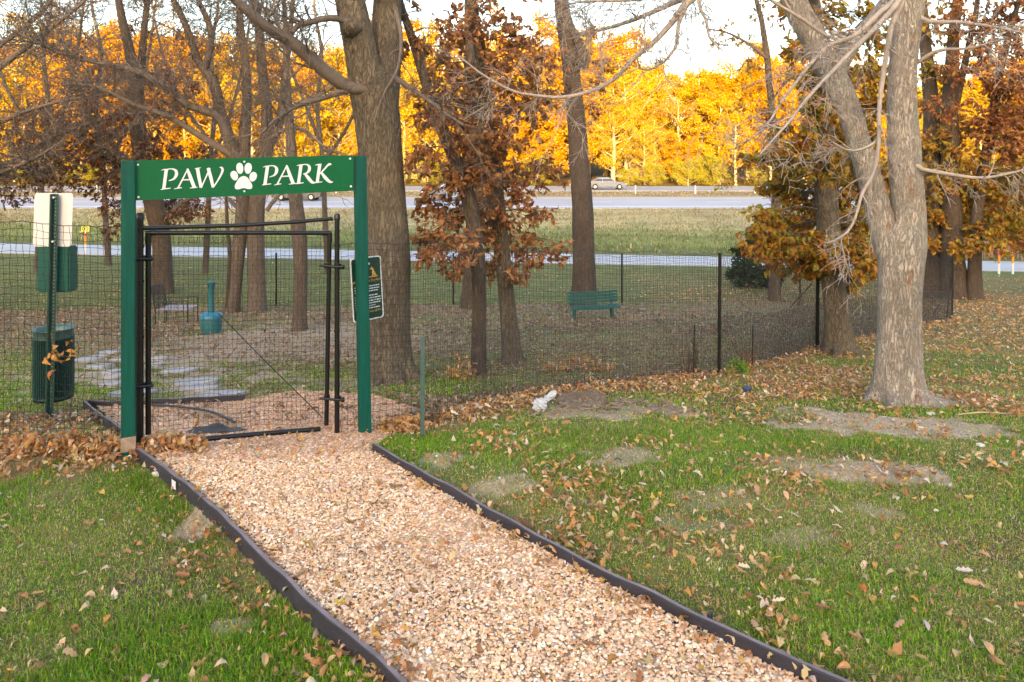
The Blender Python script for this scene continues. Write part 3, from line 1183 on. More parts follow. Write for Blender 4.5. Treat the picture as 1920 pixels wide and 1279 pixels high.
bc = [onboard(254.5, 376), onboard(663, 358), onboard(663, 291), onboard(254.5, 301)]
m = MB()
vf = np.array(bc)
vb = vf - an * .032
m.add(np.vstack([vf, vb]), [[0, 1, 2, 3], [7, 6, 5, 4], [0, 4, 5, 1], [1, 5, 6, 2], [2, 6, 7, 3], [3, 7, 4, 0]])
board = m.build("sign_board", M_board, arch, origin=AO)


def zb(zx, zy):
    return onboard(280 + zx / 4.571, 280 + zy / 4.571)


LAYER = [0]


def ribbon(mb, pts, ws, n=1):
    """a pen stroke on the board; widths in the same units as the points"""
    pts = np.array(pts, float)
    ws = np.broadcast_to(np.asarray(ws, float), (len(pts),))
    if n > 1:
        pw = crom(np.c_[pts, ws], n)
        pts, ws = pw[:, :2], pw[:, 2]
    d = np.gradient(pts, axis=0)
    d /= np.linalg.norm(d, axis=1)[:, None] + 1e-9
    nn = np.c_[-d[:, 1], d[:, 0]]
    poly = np.vstack([pts + nn * ws[:, None] / 2, (pts - nn * ws[:, None] / 2)[::-1]])
    plate(mb, poly, len(pts))


def plate(mb, poly, strip_n=None):
    LAYER[0] += 1
    up = .003 + .00015 * (LAYER[0] % 7)
    f3 = np.array([zb(*p) for p in poly])
    fr, bk_ = f3 + an * up, f3 - an * .001
    k = len(poly)
    F = []
    if strip_n:
        for a in range(strip_n - 1):
            F.append([a, a + 1, k - 2 - a, k - 1 - a])
    else:
        F.append(list(range(k)))
    for a in range(k):
        b = (a + 1) % k
        F.append([a, b, b + k, a + k])
    mb.add(np.vstack([fr, bk_]), F)


def letter(strokes):
    m = MB()
    for st in strokes:
        pts, ws = st[0], st[1]
        n = st[2] if len(st) > 2 else 1
        ribbon(m, pts, ws, n)
    return m


T_, H_, S_ = 27, 12, 9
L_P1 = [([(146, 172), (124, 338)], [29, 27]), ([(104, 180), (128, 173), (165, 173)], [5, 10, 8]), ([(97, 346), (125, 339), (182, 334)], [5, 10, 7]),
        ([(150, 172), (195, 168), (228, 186), (231, 220), (208, 254), (167, 270)], [8, 10, 24, 28, 16, 6], 24)]
L_A1 = [([(332, 165), (246, 332)], [9, 14]), ([(326, 166), (345, 220), (386, 328)], [16, 29, 30]), ([(284, 263), (362, 260)], 10), ([(211, 340), (245, 333), (279, 330)], [5, 10, 6]), ([(346, 333), (385, 328), (412, 325)], [5, 10, 5])]
L_W = [([(412, 163), (425, 240), (444, 328)], [30, 29, 26]), ([(390, 166), (412, 163), (441, 158)], [5, 9, 5]), ([(444, 330), (520, 162)], [10, 12]), ([(504, 160), (526, 240), (547, 327)], [27, 29, 24]),
       ([(547, 328), (590, 262), (620, 205), (628, 176), (620, 157), (602, 156)], [10, 13, 18, 20, 16, 5], 24)]
L_P2 = [([(1013, 146), (990, 303)], [28, 26]), ([(974, 153), (1000, 146), (1030, 144)], [5, 10, 8]), ([(967, 307), (995, 301), (1044, 296)], [5, 10, 6]),
        ([(1020, 143), (1060, 141), (1088, 160), (1090, 190), (1070, 222), (1030, 238)], [8, 10, 22, 26, 15, 6], 24)]
L_A2 = [([(1180, 136), (1096, 300)], [9, 13]), ([(1175, 137), (1195, 195), (1232, 292)], [15, 27, 28]), ([(1134, 233), (1208, 229)], 10), ([(1071, 307), (1098, 300), (1131, 296)], [5, 10, 6]), ([(1196, 300), (1232, 294), (1262, 291)], [5, 10, 5])]
L_R = [([(1300, 135), (1278, 291)], [27, 25]), ([(1264, 141), (1290, 135), (1316, 133)], [5, 10, 8]), ([(1252, 296), (1280, 291), (1322, 287)], [5, 10, 6]),
       ([(1304, 133), (1345, 130), (1370, 148), (1370, 178), (1350, 202), (1318, 213)], [8, 10, 22, 24, 14, 6], 24), ([(1330, 206), (1358, 240), (1395, 282), (1428, 284)], [14, 27, 24, 5], 16)]
L_K = [([(1461, 130), (1438, 284)], [27, 25]), ([(1421, 137), (1450, 130), (1476, 127)], [5, 10, 6]), ([(1414, 288), (1440, 283), (1482, 279)], [5, 10, 6]),
       ([(1455, 215), (1500, 170), (1530, 136), (1548, 128), (1560, 130)], [8, 12, 15, 20, 6], 20), ([(1472, 196), (1505, 240), (1545, 278), (1573, 280)], [14, 28, 22, 5], 16)]
for L in (L_P1, L_A1, L_W, L_P2, L_A2, L_R, L_K):
    letter(L).build("letter", M_wht, board, origin=AO)
m = MB()


def ellipse(cx, cy, rx, ry, tilt):
    a = np.linspace(0, 2 * PI, 28, endpoint=False)
    x, y = rx * np.cos(a), ry * np.sin(a) * (1 + .08 * np.sin(a))
    c, s = math.cos(tilt), math.sin(tilt)
    return np.c_[cx + c * x - s * y, cy + s * x + c * y]


for e in ((775, 160, 30, 48, -.12), (847, 160, 31, 47, .10), (727, 223, 31, 42, -.35), (890, 232, 31, 42, .30)):
    plate(m, ellipse(*e))
pad = crom(np.array([(808, 228), (838, 240), (862, 272), (881, 308), (876, 336), (848, 341), (808, 332), (770, 342), (740, 341), (732, 314), (750, 276), (776, 242), (808, 228)]), 40)[:-1]
plate(m, pad)
m.build("paw_emblem", M_wht, board, origin=AO)
for zx, zy in ((814, 106), (814, 359), (1720, 80), (1727, 317), (-97, 132), (-93, 410)):
    m = MB()
    plate(m, ellipse(zx, zy, 9, 9, 0))
    m.build("bolt_cap", M_wht, board, origin=AO)

# ------------------------------------------------------------------ gate
GY0, GY1 = 5.12, 5.62
gl = on_ground(*P(262, 800, GY0)[:2])
gr = on_ground(*P(632, 800, GY1)[:2])
gate = thing("mesh_gate", "black tube gate filled with wire mesh under the green arch", "gate", gl)
tl, tr = P(262, 404, GY0), P(632, 405, GY1)


def tubes(name, lst, mat, parent, origin, segs=12):
    m = MB()
    for pts, r in lst:
        tube(m, np.array(pts), r, segs)
    return m.build(name, mat, parent, smooth=True, origin=origin)


def capped_post(name, foot, top, r, parent, origin):
    m = MB()
    f = foot - np.array([0, 0, .1])
    tube(m, crom(np.array([f, (f + top) / 2, top]), 8), r, 14)
    tube(m, np.array([top - np.array([0, 0, .03]), top + np.array([0, 0, .004]), top + np.array([0, 0, .02])]), [r * 1.22, r * 1.22, r * .7], 14)
    for t in (.22, .47, .71, .86):
        c = foot * (1 - t) + top * t
        tube(m, np.array([c, c + np.array([0, 0, .02])]), r * 1.16, 14)
    return m.build(name, M_black, parent, smooth=True, origin=origin)


capped_post("hinge_post", gl, tl, .0255, gate, gl)
capped_post("latch_post", gr, tr, .020, gate, gl)
tubes("top_rail", [([P(262, 428, GY0), P(440, 423, 5.37), P(545, 417, 5.5), P(624, 410, GY1)], .0155)], M_black, gate, gl)
LY0, LY1 = 5.16, 5.64
a, b, c, d = P(278, 437, LY0), P(618, 437, LY1), P(612, 797, LY1), P(278, 814, LY0)
leaf = tubes("leaf_frame", [([d, (a + d) / 2, a], .019), ([c, (b + c) / 2, b], .018), ([a + np.array([-.02, 0, 0]), (a + b) / 2 + np.array([0, 0, .002]), b + np.array([.015, 0, 0])], .0175)], M_black, gate, gl)
for q, s in ((a, 1), (b, -1)):
    m = MB()
    for w in (np.array([.055 * s, .02 * s, 0]), np.array([0, 0, -.07])):
        tube(m, np.array([q, q + w]), .0215, 12)
    m.build("corner_bracket", M_black, leaf, smooth=True, origin=gl)
for t in (.185, .735):
    m = MB()
    h = tl * (1 - t) + gl * t
    k_ = a * (1 - t) + d * t
    k_ = np.array([k_[0], k_[1], h[2] - .006])
    tube(m, np.array([h + np.array([-.035, -.03, 0]), h + np.array([.02, -.036, 0]), k_ + np.array([.02, -.03, 0]), k_ + np.array([.045, -.012, 0])]), .011, 10)
    tube(m, np.array([h - np.array([0, 0, .02]), h + np.array([0, 0, .02])]), .032, 14)
    tube(m, np.array([k_ - np.array([0, 0, .02]), k_ + np.array([0, 0, .02])]), .025, 14)
    m.build("hinge", M_black, gate, smooth=True, origin=gl)
for py in (499, 747):
    m = MB()
    h, k_ = P(633, py, GY1), P(613, py - 2, LY1)
    tube(m, np.array([k_ + np.array([-.05, -.03, 0]), h + np.array([.055, -.03, -.004])]), .010, 10)
    tube(m, np.array([h - np.array([0, 0, .022]), h + np.array([0, 0, .022])]), .027, 14)
    tube(m, np.array([k_ - np.array([0, 0, .02]), k_ + np.array([0, 0, .02])]), .024, 14)
    box(m, h + np.array([.05, -.03, .0]), (.02, .03, .035))
    m.build("latch", M_black, gate, smooth=True, origin=gl)


def net_quad(mb, a, b, c, d, cell, r, sag=.006, seed=1):
    """wire mesh over the quad a-b (top) d-c (bottom)"""
    g = np.random.default_rng(seed)
    W, H = np.linalg.norm(b - a), np.linalg.norm(d - a)
    nu, nv = int(W / cell), int(H / cell)
    uu, vv = np.meshgrid(np.arange(nu + 1) / nu, np.arange(nv + 1) / nv, indexing="ij")
    pt = (a * (1 - uu[..., None]) + b * uu[..., None]) * (1 - vv[..., None]) + (d * (1 - uu[..., None]) + c * uu[..., None]) * vv[..., None]
    pt = pt + g.normal(0, sag * .35, pt.shape)
    wob = sag * np.sin(uu * 9 + 2) * np.sin(vv * 6)
    pt[..., 1] += wob * 2
    pt[..., 2] -= sag * 1.2 * np.sin(uu * 17) * vv
    segs3(mb, pt[:-1].reshape(-1, 3), pt[1:].reshape(-1, 3), r)
    segs3(mb, pt[:, :-1].reshape(-1, 3), pt[:, 1:].reshape(-1, 3), r)


m = MB()
net_quad(m, a, b, c + np.array([0, 0, .02]), d + np.array([0, 0, .03]), .0335, .0014, .006, 5)
m.build("gate_mesh", M_wire, leaf, origin=gl)
m = MB()
tube(m, np.array([P(410, 588, 5.4), P(500, 680, 5.5), P(604, 782, 5.63)]), .0035, 6)
m.build("brace_cable", M_wire, leaf, origin=gl)

t0, t1 = G(318, 838), G(600, 812)
m = MB()
tube(m, crom(np.array([t0 + [0, 0, .03], (t0 + t1) / 2 + [0, 0, .036], t1 + [0, 0, .032]]), 10), .019, 12)
tag(m.build("threshold_pipe", M_black, smooth=True), "black pipe lying across the gravel under the gate", "pipe")
m = MB()
h = [G(px, py) + np.array([0, 0, .05]) for px, py in [(283, 769), (330, 772), (380, 779), (405, 786), (428, 797), (440, 803)]]
tube(m, crom(np.array(h), 24), .011, 8)
tag(m.build("loose_hose", M_net, smooth=True), "dark loose hose end curving over the gravel behind the gate", "hose")
# fold of black weed sheet poking out of the gravel
m = MB()
nu, nv = 18, 9
gq = G(400, 815)
uu, vv = np.meshgrid(np.linspace(-1, 1, nu), np.linspace(-1, 1, nv))
hx, hy = gq[0] + uu * .24 + vv * .03, gq[1] + vv * .11 + uu * .07
hz = gz(hx, hy) + .012 + .075 * np.exp(-(uu * 1.4) ** 2 - (vv * 1.2 + .5 * uu) ** 2) + .012 * np.sin(uu * 9 + vv * 4)
i = np.arange(nv - 1)[:, None] * nu
j = np.arange(nu - 1)[None, :]
m.add(np.c_[hx.ravel(), hy.ravel(), hz.ravel()], np.stack([i + j, i + j + 1, i + nu + j + 1, i + nu + j], -1).reshape(-1, 4))
o = m.build("weed_sheet", M_net, smooth=True)
o.modifiers.new("thick", "SOLIDIFY").thickness = .004
tag(o, "fold of grey weed sheet showing through the gravel by the pipe", "weed sheet")

# ------------------------------------------------------------------ mesh fences
def fence_run(mb, line, h, cell, r, z0=0.02, seed=3, jit=.004, top=None):
    g = np.random.default_rng(seed)
    line = np.array(line)
    L = np.concatenate([[0], np.cumsum(np.linalg.norm(np.diff(line, axis=0), axis=1))])
    n = max(3, int(L[-1] / cell))
    s = np.linspace(0, L[-1], n)
    x, y = np.interp(s, L, line[:, 0]), np.interp(s, L, line[:, 1])
    k = max(2, int(h / cell))
    v = np.linspace(0, 1, k + 1)
    hh = h if top is None else np.interp(s, L, top)
    hh = hh + .012 * np.sin(s * 3.1) + .01 * np.sin(s * 7.3 + 1)
    z = gz(x, y)[:, None] + z0 + v[None, :] * np.broadcast_to(hh, (n,))[:, None]
    xx, yy = np.repeat(x[:, None], k + 1, 1), np.repeat(y[:, None], k + 1, 1)
    yy = yy + .02 * np.sin(s * 2.2)[:, None] * np.sin(PI * v)[None, :]
    pt = np.stack([xx, yy, z], -1) + g.normal(0, jit, (n, k + 1, 3))
    segs3(mb, pt[:-1].reshape(-1, 3), pt[1:].reshape(-1, 3), r)
    segs3(mb, pt[:, :-1].reshape(-1, 3), pt[:, 1:].reshape(-1, 3), r)
    # top selvage
    segs3(mb, pt[:-1, -1], pt[1:, -1], r * 1.8)


def stake(mb, foot, h, r=.018, lean=(0, 0)):
    f = np.array(foot)
    tube(mb, np.array([f - [0, 0, .1], f + [lean[0], lean[1], h]]), r, 10)
    tube(mb, np.array([f + [lean[0], lean[1], h], f + [lean[0], lean[1], h + .012]]), r * 1.15, 10)


fr = thing("mesh_fence", "black mesh fence running downhill from the gate to the far corner post", "fence", on_ground(*FENCE_R[0]))
FO = on_ground(*FENCE_R[0])
m = MB()
fence_run(m, FENCE_R[:6], 1.5, .05, .0015, top=[1.48, 1.50, 1.50, 1.50, 1.50, 1.46])
m.build("mesh", M_wire, fr, origin=FO)
m = MB()
fence_run(m, FENCE_R[5:], 1.5, .034, .0017, top=[1.46, 1.42, 1.40, 1.42, 1.44])
m.build("mesh", M_wire, fr, origin=FO)
m = MB()
off = [p + np.array([.0, -.012]) for p in FENCE_R]
fence_run(m, off[2:6], .68, .026, .0016, seed=8)
m.build("lower_netting", M_net, fr, origin=FO)
m = MB()
fence_run(m, off[5:], .68, .030, .0019, seed=9)
m.build("lower_netting", M_net, fr, origin=FO)
for px, py, ht, r in ((1348, 703, 1.52, .022), (1532, 654, 1.30, .03), (1785, 601, 1.47, .024), (1300, 705, .62, .008), (1410, 690, .55, .008)):
    f = G(px, py)
    m = MB()
    stake(m, f, ht, r, (.012, 0))
    pst = m.build("fence_post", M_black, fr, smooth=True, origin=FO)
    if px == 1348:
        pst["label"] = "tall black post holding up the near end of the netting"
f = G(1785, 601)
m = MB()
tube(m, np.array([f + [-.14, -.02, -.02], f + [-.03, 0, 1.0]]), .017, 8)
m.build("brace", M_black, fr, smooth=True, origin=FO)
for px0, py0, px1, py1 in ((1480, 578, 1522, 532), (1748, 592, 1762, 570)):
    p0, p1 = G(px0, py0), None
    p1 = P(px1, py1, p0[1] + .3)
    m = MB()
    tube(m, np.array([p0, p1]), .02, 8)
    m.build("brace", M_black, fr, smooth=True, origin=FO)

# the short steel stake in front
f = G(792, 822)
m = MB()
w = .030
prf = np.array([[-w / 2, 0], [-w / 2, .022], [-w / 2 + .005, .022], [-w / 2 + .005, .005], [w / 2 - .005, .005], [w / 2 - .005, .022], [w / 2, .022], [w / 2, 0]])
R = rotz(.25)
v0 = np.c_[prf, np.full(8, -.1)] @ R.T + f
v1 = np.c_[prf, np.full(8, .775)] @ R.T + f + np.array([.003, 0, 0])
k8 = np.arange(8)
m.add(np.vstack([v0, v1]), [[a_, (a_ + 1) % 8, 8 + (a_ + 1) % 8, 8 + a_] for a_ in range(8)] + [list(range(8, 16))])
tag(m.build("steel_stake", M_galv), "short grey green steel stake standing in the leaves right of the arch", "stake")

# left run of fence
FLo = on_ground(*FENCE_L[0])
fl = thing("mesh_fence", "black mesh fence leading left from the arch past the pet waste station", "fence", FLo)
m = MB()
fence_run(m, FENCE_L, 1.58, .052, .0018, seed=4, top=[1.55, 1.60, 1.63, 1.66])
m.build("mesh", M_wire, fl, origin=FLo)
for p in FENCE_L[2:]:
    m = MB()
    stake(m, on_ground(*p), 1.66, .02)
    m.build("fence_post", M_black, fl, smooth=True, origin=FLo)
# back run
FBo = on_ground(*FENCE_B[0])
fb = thing("mesh_fence", "thin black mesh fence along the far side of the dog run, before the road", "fence", FBo)
m = MB()
fence_run(m, FENCE_B, 1.4, .07, .003, seed=6)
m.build("mesh", M_wire, fb, origin=FBo)
for px, py in ((1166, 571), (518, 574), (850, 572), (1500, 566)):
    m = MB()
    stake(m, G(px, py), 1.5, .025)
    m.build("fence_post", M_black, fb, smooth=True, origin=FBo)

# ------------------------------------------------------------------ rules sign hung behind the right arch post
rs_c = P(688.5, 541, 5.78)
rang = math.radians(51)
rs = thing("rules_sign", "dark green dog park rules sign with white border behind the right arch post", "sign", rs_c)
ru, rn = np.array([math.cos(rang), math.sin(rang), 0]), np.array([math.sin(rang), -math.cos(rang), 0])
rv = np.array([-.055, 0, 1.0])
rv /= np.linalg.norm(rv)


def rplate(w, h, rad, off, th, cx=0, cy=0):
    pts = []
    for sx, sy, a0 in ((1, 1, 0), (-1, 1, 90), (-1, -1, 180), (1, -1, 270)):
        for q in range(6):
            a_ = math.radians(a0 + q * 18)
            pts.append((cx + sx * (w / 2 - rad) + rad * math.cos(a_), cy + sy * (h / 2 - rad) + rad * math.sin(a_)))
    pts = np.array(pts)
    f3 = rn * off + pts[:, 0:1] * ru + pts[:, 1:2] * rv
    b3 = f3 - rn * th
    k = len(pts)
    m = MB()
    m.add(np.vstack([f3, b3]), [list(range(k)), list(range(2 * k - 1, k - 1, -1))] + [[a_, (a_ + 1) % k, k + (a_ + 1) % k, k + a_] for a_ in range(k)])
    return m


RW, RH = .315, .515
rplate(RW, RH, .025, 0, .003).build("border", M_wht, rs)
rp = rplate(RW - .022, RH - .022, .02, .0015, .002).build("panel", M_rulegreen, rs)


def sign_text(body, size, cx, cy, mat, parent, align="CENTER", xs=1.0):
    cu = bpy.data.curves.new("text", "FONT")
    cu.body = body
    cu.size = size
    cu.align_x = align
    cu.extrude = .0004
    o = bpy.data.objects.new("text", cu)
    COL.objects.link(o)
    dg = bpy.context.evaluated_depsgraph_get()
    me = bpy.data.meshes.new_from_object(o.evaluated_get(dg))
    bpy.data.objects.remove(o)
    t = bpy.data.objects.new("lettering", me)
    COL.objects.link(t)
    Mx = Matrix((( *(ru * xs), 0), (*rv, 0), (*rn, 0), (0, 0, 0, 1))).transposed()
    Mx.translation = Vector(rn * .0032 + ru * cx + rv * cy)
    me.transform(Mx)
    me.materials.clear()
    me.materials.append(mat)
    t.parent = parent
    return t


sign_text("Welcome to Our Dog Park!", .031, 0, .052, M_gold, rp, xs=.80)
sign_text("please call 911", .026, .135, -.196, M_gold, rp, "RIGHT", xs=.95)
# small print too fine to read: rows of word-sized strokes
m = MB()
g9 = np.random.default_rng(4)
for cy, x1 in ((.018, .125), (-.002, .125), (-.022, .115), (-.058, .10), (-.079, .135), (-.100, .135), (-.120, .13), (-.141, .085), (-.160, .13)):
    x = -.13
    while x < x1 - .01:
        wl = min(g9.uniform(.012, .034), x1 - x)
        c_ = rn * .003 + ru * (x + wl / 2) + rv * cy
        Rm = np.stack([ru, rn, rv], 1)
        box(m, c_, (wl, .001, .0085), Rm)
        x += wl + .0055
m.build("small_print", M_wht, rp)
# the two seated dogs above the heading
def dog(mb, cx, cy, s, flip):
    out = np.array([(0, 0), (.62, 0), (.66, .08), (.52, .14), (.60, .42), (.52, .68), (.60, .78), (.86, .80), (.90, .90), (.70, 1.0), (.60, 1.12), (.52, 1.02), (.40, .95), (.34, .74), (.16, .46), (.06, .18), (-.12, .10)])
    p = np.c_[(out[:, 0] - .4) * flip, out[:, 1]] * s
    f3 = rn * .003 + (cx + p[:, 0:1]) * ru + (cy + p[:, 1:2]) * rv
    k = len(p)
    mb.add(np.vstack([f3, f3 - rn * .001]), [list(range(k))] + [[a_, (a_ + 1) % k, k + (a_ + 1) % k, k + a_] for a_ in range(k)])


m = MB()
dog(m, -.02, .095, .12, 1)
m.build("dog_picture", M_wht, rp)
m = MB()
dog(m, .07, .095, .07, -1)
box(m, rn * .003 + ru * .04 + rv * .090, (.15, .001, .006), np.stack([ru, rn, rv], 1))
m.build("dog_picture", M_gold, rp)
m = MB()
tube(m, np.array([rv * (RH / 2 - .03) - rn * .01, rv * (RH / 2 - .03) - rn * .055]), .006, 8)
m.build("bracket", M_black, rs)
m = MB()
tube(m, np.array([-rv * (RH / 2 - .03) - rn * .01, -rv * (RH / 2 - .03) - rn * .055]), .006, 8)
m.build("bracket", M_black, rs)

# ------------------------------------------------------------------ pet waste station
wf = G(93, 784)
wY = wf[1]
ws = thing("pet_waste_station", "pet waste station seen from behind, cream sign and green box on a steel post", "waste station", wf)
zt = P(103, 364, wY)[2] - wf[2]
lean = np.array([(103 - 93) / FPX * wY, 0, 0])
m = MB()
w = .052
prf = np.array([[-w / 2, .012], [-w / 2 - .012, .012], [-w / 2 - .012, .008], [-w / 2 + .004, .008], [-w / 4, -.020], [w / 4, -.020], [w / 2 - .004, .008], [w / 2 + .012, .008], [w / 2 + .012, .012], [w / 2, .012], [w / 4 + .003, -.016], [-w / 4 - .003, -.016]])
prf[:, 1] *= -1
v0 = np.c_[prf, np.full(12, -.1)]
v1 = np.c_[prf, np.full(12, zt)] + lean
m.add(np.vstack([v0, v1]), [[a_, (a_ + 1) % 12, 12 + (a_ + 1) % 12, 12 + a_] for a_ in range(12)])
post = m.build("steel_post", M_dkgreen, ws)
m = MB()
for z in np.arange(.1, zt - .02, .032):
    c_ = lean * (z / zt) + np.array([0, .0175, z])
    tube(m, np.array([c_, c_ + [0, -.003, 0]]) + np.array([0, -.001, 0]), .005, 8)
m.build("hole_pattern", surf_mat("hole_dark", (.2, .25, .24), .6, .1), post)
for z in (.38, zt - .42, zt - .03):
    m = MB()
    c_ = lean * (z / zt) + np.array([0, -.0, z])
    tube(m, np.array([c_ + [0, -.005, 0], c_ + [0, -.022, 0]]), .008, 8)
    m.build("bolt", M_wht, post)


def wpx(px, py, dy=0.0):
    return P(px, py, wY + dy) - wf


# cream back of the sign, rounded corners
a0, a1 = wpx(66, 362, .05), wpx(138, 462, .05)
cx_, cz_ = (a0[0] + a1[0]) / 2, (a0[2] + a1[2]) / 2
sw, sh = a1[0] - a0[0], a0[2] - a1[2]
pts = []
for sx, sz, b0 in ((1, 1, 0), (-1, 1, 90), (-1, -1, 180), (1, -1, 270)):
    for q in range(6):
        t = math.radians(b0 + q * 18)
        pts.append((sx * (sw / 2 - .03) + .03 * math.cos(t), sz * (sh / 2 - .03) + .03 * math.sin(t)))
pts = np.array(pts)
pts[:, 0] += pts[:, 1] * .035
m = MB()
prism(m, pts, -.002, .002, lambda v: v + np.array([cx_, .032, cz_]))
m.build("sign_panel", M_signback, ws)
# dispenser box
a0, a1 = wpx(70, 462, .05), wpx(131, 548, .05)
bm = bmesh.new()
bmesh.ops.create_cube(bm, size=1)
bmesh.ops.scale(bm, vec=(a1[0] - a0[0], .13, a0[2] - a1[2]), verts=bm.verts)
bmesh.ops.bevel(bm, geom=list(bm.edges), offset=.012, segments=2, affect="EDGES")
bmesh.ops.translate(bm, vec=((a0[0] + a1[0]) / 2, .105, (a0[2] + a1[2]) / 2), verts=bm.verts)
me = bpy.data.meshes.new("dispenser_box")
bm.to_mesh(me)
bm.free()
me.materials.append(M_boxgreen)
o = bpy.data.objects.new("dispenser_box", me)
COL.objects.link(o)
o.parent = ws
# perforated bin hung on the post
a0, a1 = wpx(66, 617, .2), wpx(132, 747, .2)
br = (a1[0] - a0[0]) / 2
bh = a0[2] - a1[2]
bc_ = np.array([(a0[0] + a1[0]) / 2, .05 + br, a1[2]])
binn = thing("waste_bin", "dark green perforated round bin hung on the waste station post", "bin", wf + bc_)
m = MB()
n_, k_ = 46, 44
rows_z = np.linspace(.03, bh - .07, k_)
ang_ = np.linspace(0, 2 * PI, n_, endpoint=False)
pt = np.stack([br * .985 * np.cos(ang_)[:, None] + 0 * rows_z, br * .985 * np.sin(ang_)[:, None] + 0 * rows_z, np.repeat(rows_z[None], n_, 0)], -1)
segs3(m, pt[:, :-1].reshape(-1, 3), pt[:, 1:].reshape(-1, 3), .0065)
segs3(m, pt[:, 1:-1].reshape(-1, 3), np.roll(pt, -1, 0)[:, 1:-1].reshape(-1, 3), .0035)
m.build("perforated_side", M_dkgreen, binn)
m = MB()
lathe(m, [(0, .0), (br, .0), (br, .04), (br - .004, .04), (br - .004, .004), (0, .004)], segs=36)
lathe(m, [(br * .94, .03), (br * .94, bh - .05), (br * .9, bh - .05), (br * .9, .03)], segs=36)
m.build("liner", surf_mat("liner_dark", (.006, .022, .024), .6, .1), binn, smooth=True)
m = MB()
lathe(m, [(br, bh - .075), (br, bh - .006), (br + .014, bh), (br + .012, bh + .008), (br - .01, bh + .002), (br - .01, bh - .075)], segs=36)
m.build("rim", M_galv, binn, smooth=True)
# caught sprig of orange leaves
m = MB()
n = 16
sp = P(122, 668, 5.2)
d_ = np.c_[rng.normal(.5, .6, n), rng.normal(-.2, .4, n), rng.normal(-.25, .5, n)]
pos = sp + np.c_[rng.normal(0, .07, n), rng.normal(0, .02, n), rng.normal(0, .05, n)]
scatter(m, LEAF_OVAL, pos, dir_frames(d_, rng.uniform(0, 6.28, n)), rng.uniform(.06, .10, n), palette(n, [(.55, .25, .06), (.6, .33, .10), (.45, .2, .05)]))
tube(m, crom(np.array([P(95, 622, 5.2), P(102, 650, 5.2), P(118, 668, 5.2), P(145, 664, 5.2)]), 10), .003, 5, col=(.2, .12, .06))
tag(m.build("leafy_twig", M_dead), "twig of orange leaves caught in the mesh in front of the bin", "twig")

# crumbs, twig bits and straw lying on the worn soil
x, y = frustum(90000, 2.0, 13.0, 2.0)
dirt, lit, ins, df, n1, n2 = masks(x, y)
k = (rng.random(len(x)) < np.clip(dirt * .8, 0, 1)) & ~pip(x, y, PATH_POLY) & ~pip(x, y, BED_POLY)
x, y, ins = x[k], y[k], ins[k]
n = len(x)
s = rng.uniform(.004, .011, n) * (y / 5) ** .5
m = MB()
sc = np.c_[s * rng.uniform(.8, 5, n), s * rng.uniform(.6, 1.2, n), s * .5]
scatter(m, STONES[:5], np.c_[x, y, gz(x, y) + .002], rot_from(rng.uniform(0, 6.28, n), rng.normal(0, .15, n), rng.normal(0, .2, n)), sc,
        palette(n, [(.46, .37, .29), (.34, .25, .18), (.56, .46, .35), (.25, .17, .11), (.60, .50, .42)], None, .2) * np.where(ins, .7, 1)[:, None])
tag(m.build("soil_crumbs", M_stone), "crumbs of soil, straw and twig bits on the bare patches of the lawn", "soil crumbs", None, "stuff")
# ------------------------------------------------------------------ green bench under the tree
bf = G(1115, 601)
bench = thing("park_bench", "green slatted bench with a gently curved back in front of a dark trunk", "bench", bf)
bl = 97 / FPX * bf[1]
bR = 1.35


def arc_pt(t, rad_off, z):
    """curved bench: t from -1 to 1 along, bulging towards the viewer"""
    x = t * bl / 2
    y = rad_off - .10 * (1 - t * t) + .10 + .05 * -t
    return np.array([x, y, z])


def slat(name, off, z, w, h, t0=-1, t1=1, tilt=0.0, dz=.0):
    m = MB()
    ts = np.linspace(t0, t1, 14)
    ring = np.array([[-w / 2, -h / 2], [w / 2, -h / 2], [w / 2, h / 2], [-w / 2, h / 2]])
    V = []
    for t in ts:
        c_ = arc_pt(t, off, z + dz * t)
        V.append(np.c_[np.full(4, c_[0]), c_[1] + ring[:, 0] + tilt * ring[:, 1], c_[2] + ring[:, 1]])
    V = np.vstack(V)
    i = np.arange(13)[:, None] * 4
    j = np.arange(4)[None, :]
    m.add(V, np.stack([i + j, i + 4 + j, i + 4 + (j + 1) % 4, i + (j + 1) % 4], -1).reshape(-1, 4))
    m.add(V[:4], [[0, 1, 2, 3]])
    m.add(V[-4:], [[3, 2, 1, 0]])
    return m.build(name, M_benchg, bench)


k = bf[1] / FPX
for q, py in enumerate((553, 558.5, 564, 569.5)):
    slat("back_slat", .40 - .02 * q, (597 - py) * k * 1.0 + .03, .025, .055, -.98, .98, 0, .04)
for q in range(4):
    slat("seat_slat", .02 + q * .085, .265 + .006 * q, .07, .03, -.9, 1.0, 0, .04)
for t in (-.62, .05, .72):
    m = MB()
    p0 = arc_pt(t, .36, .28)
    p1 = arc_pt(t, .44, (597 - 556) * k + .05)
    tube(m, np.array([p0, p1]), .025, 8)
    m.build("back_support", M_benchg, bench)
for t in (-.72, .70):
    for off in (.05, .34):
        m = MB()
        p1 = arc_pt(t, off, .26)
        gp = p1 + bf
        p0 = np.array([p1[0] + .03 * np.sign(t), p1[1] + (-.03 if off < .2 else .03), float(gz(gp[0], gp[1])) - bf[2] - .03])
        tube(m, np.array([p0, p1]), .027, 8)
        m.build("leg", M_benchg, bench)

# ------------------------------------------------------------------ iron garden chair
cf = G(330, 607)
ck = cf[1] / FPX
chair = thing("garden_chair", "dark iron garden chair with slatted seat and curled back behind the gate mesh", "chair", cf)
cw, cd = 40 * ck, .42
seat_h, arm_h = 30 * ck, 46 * ck
back_h = 72 * ck
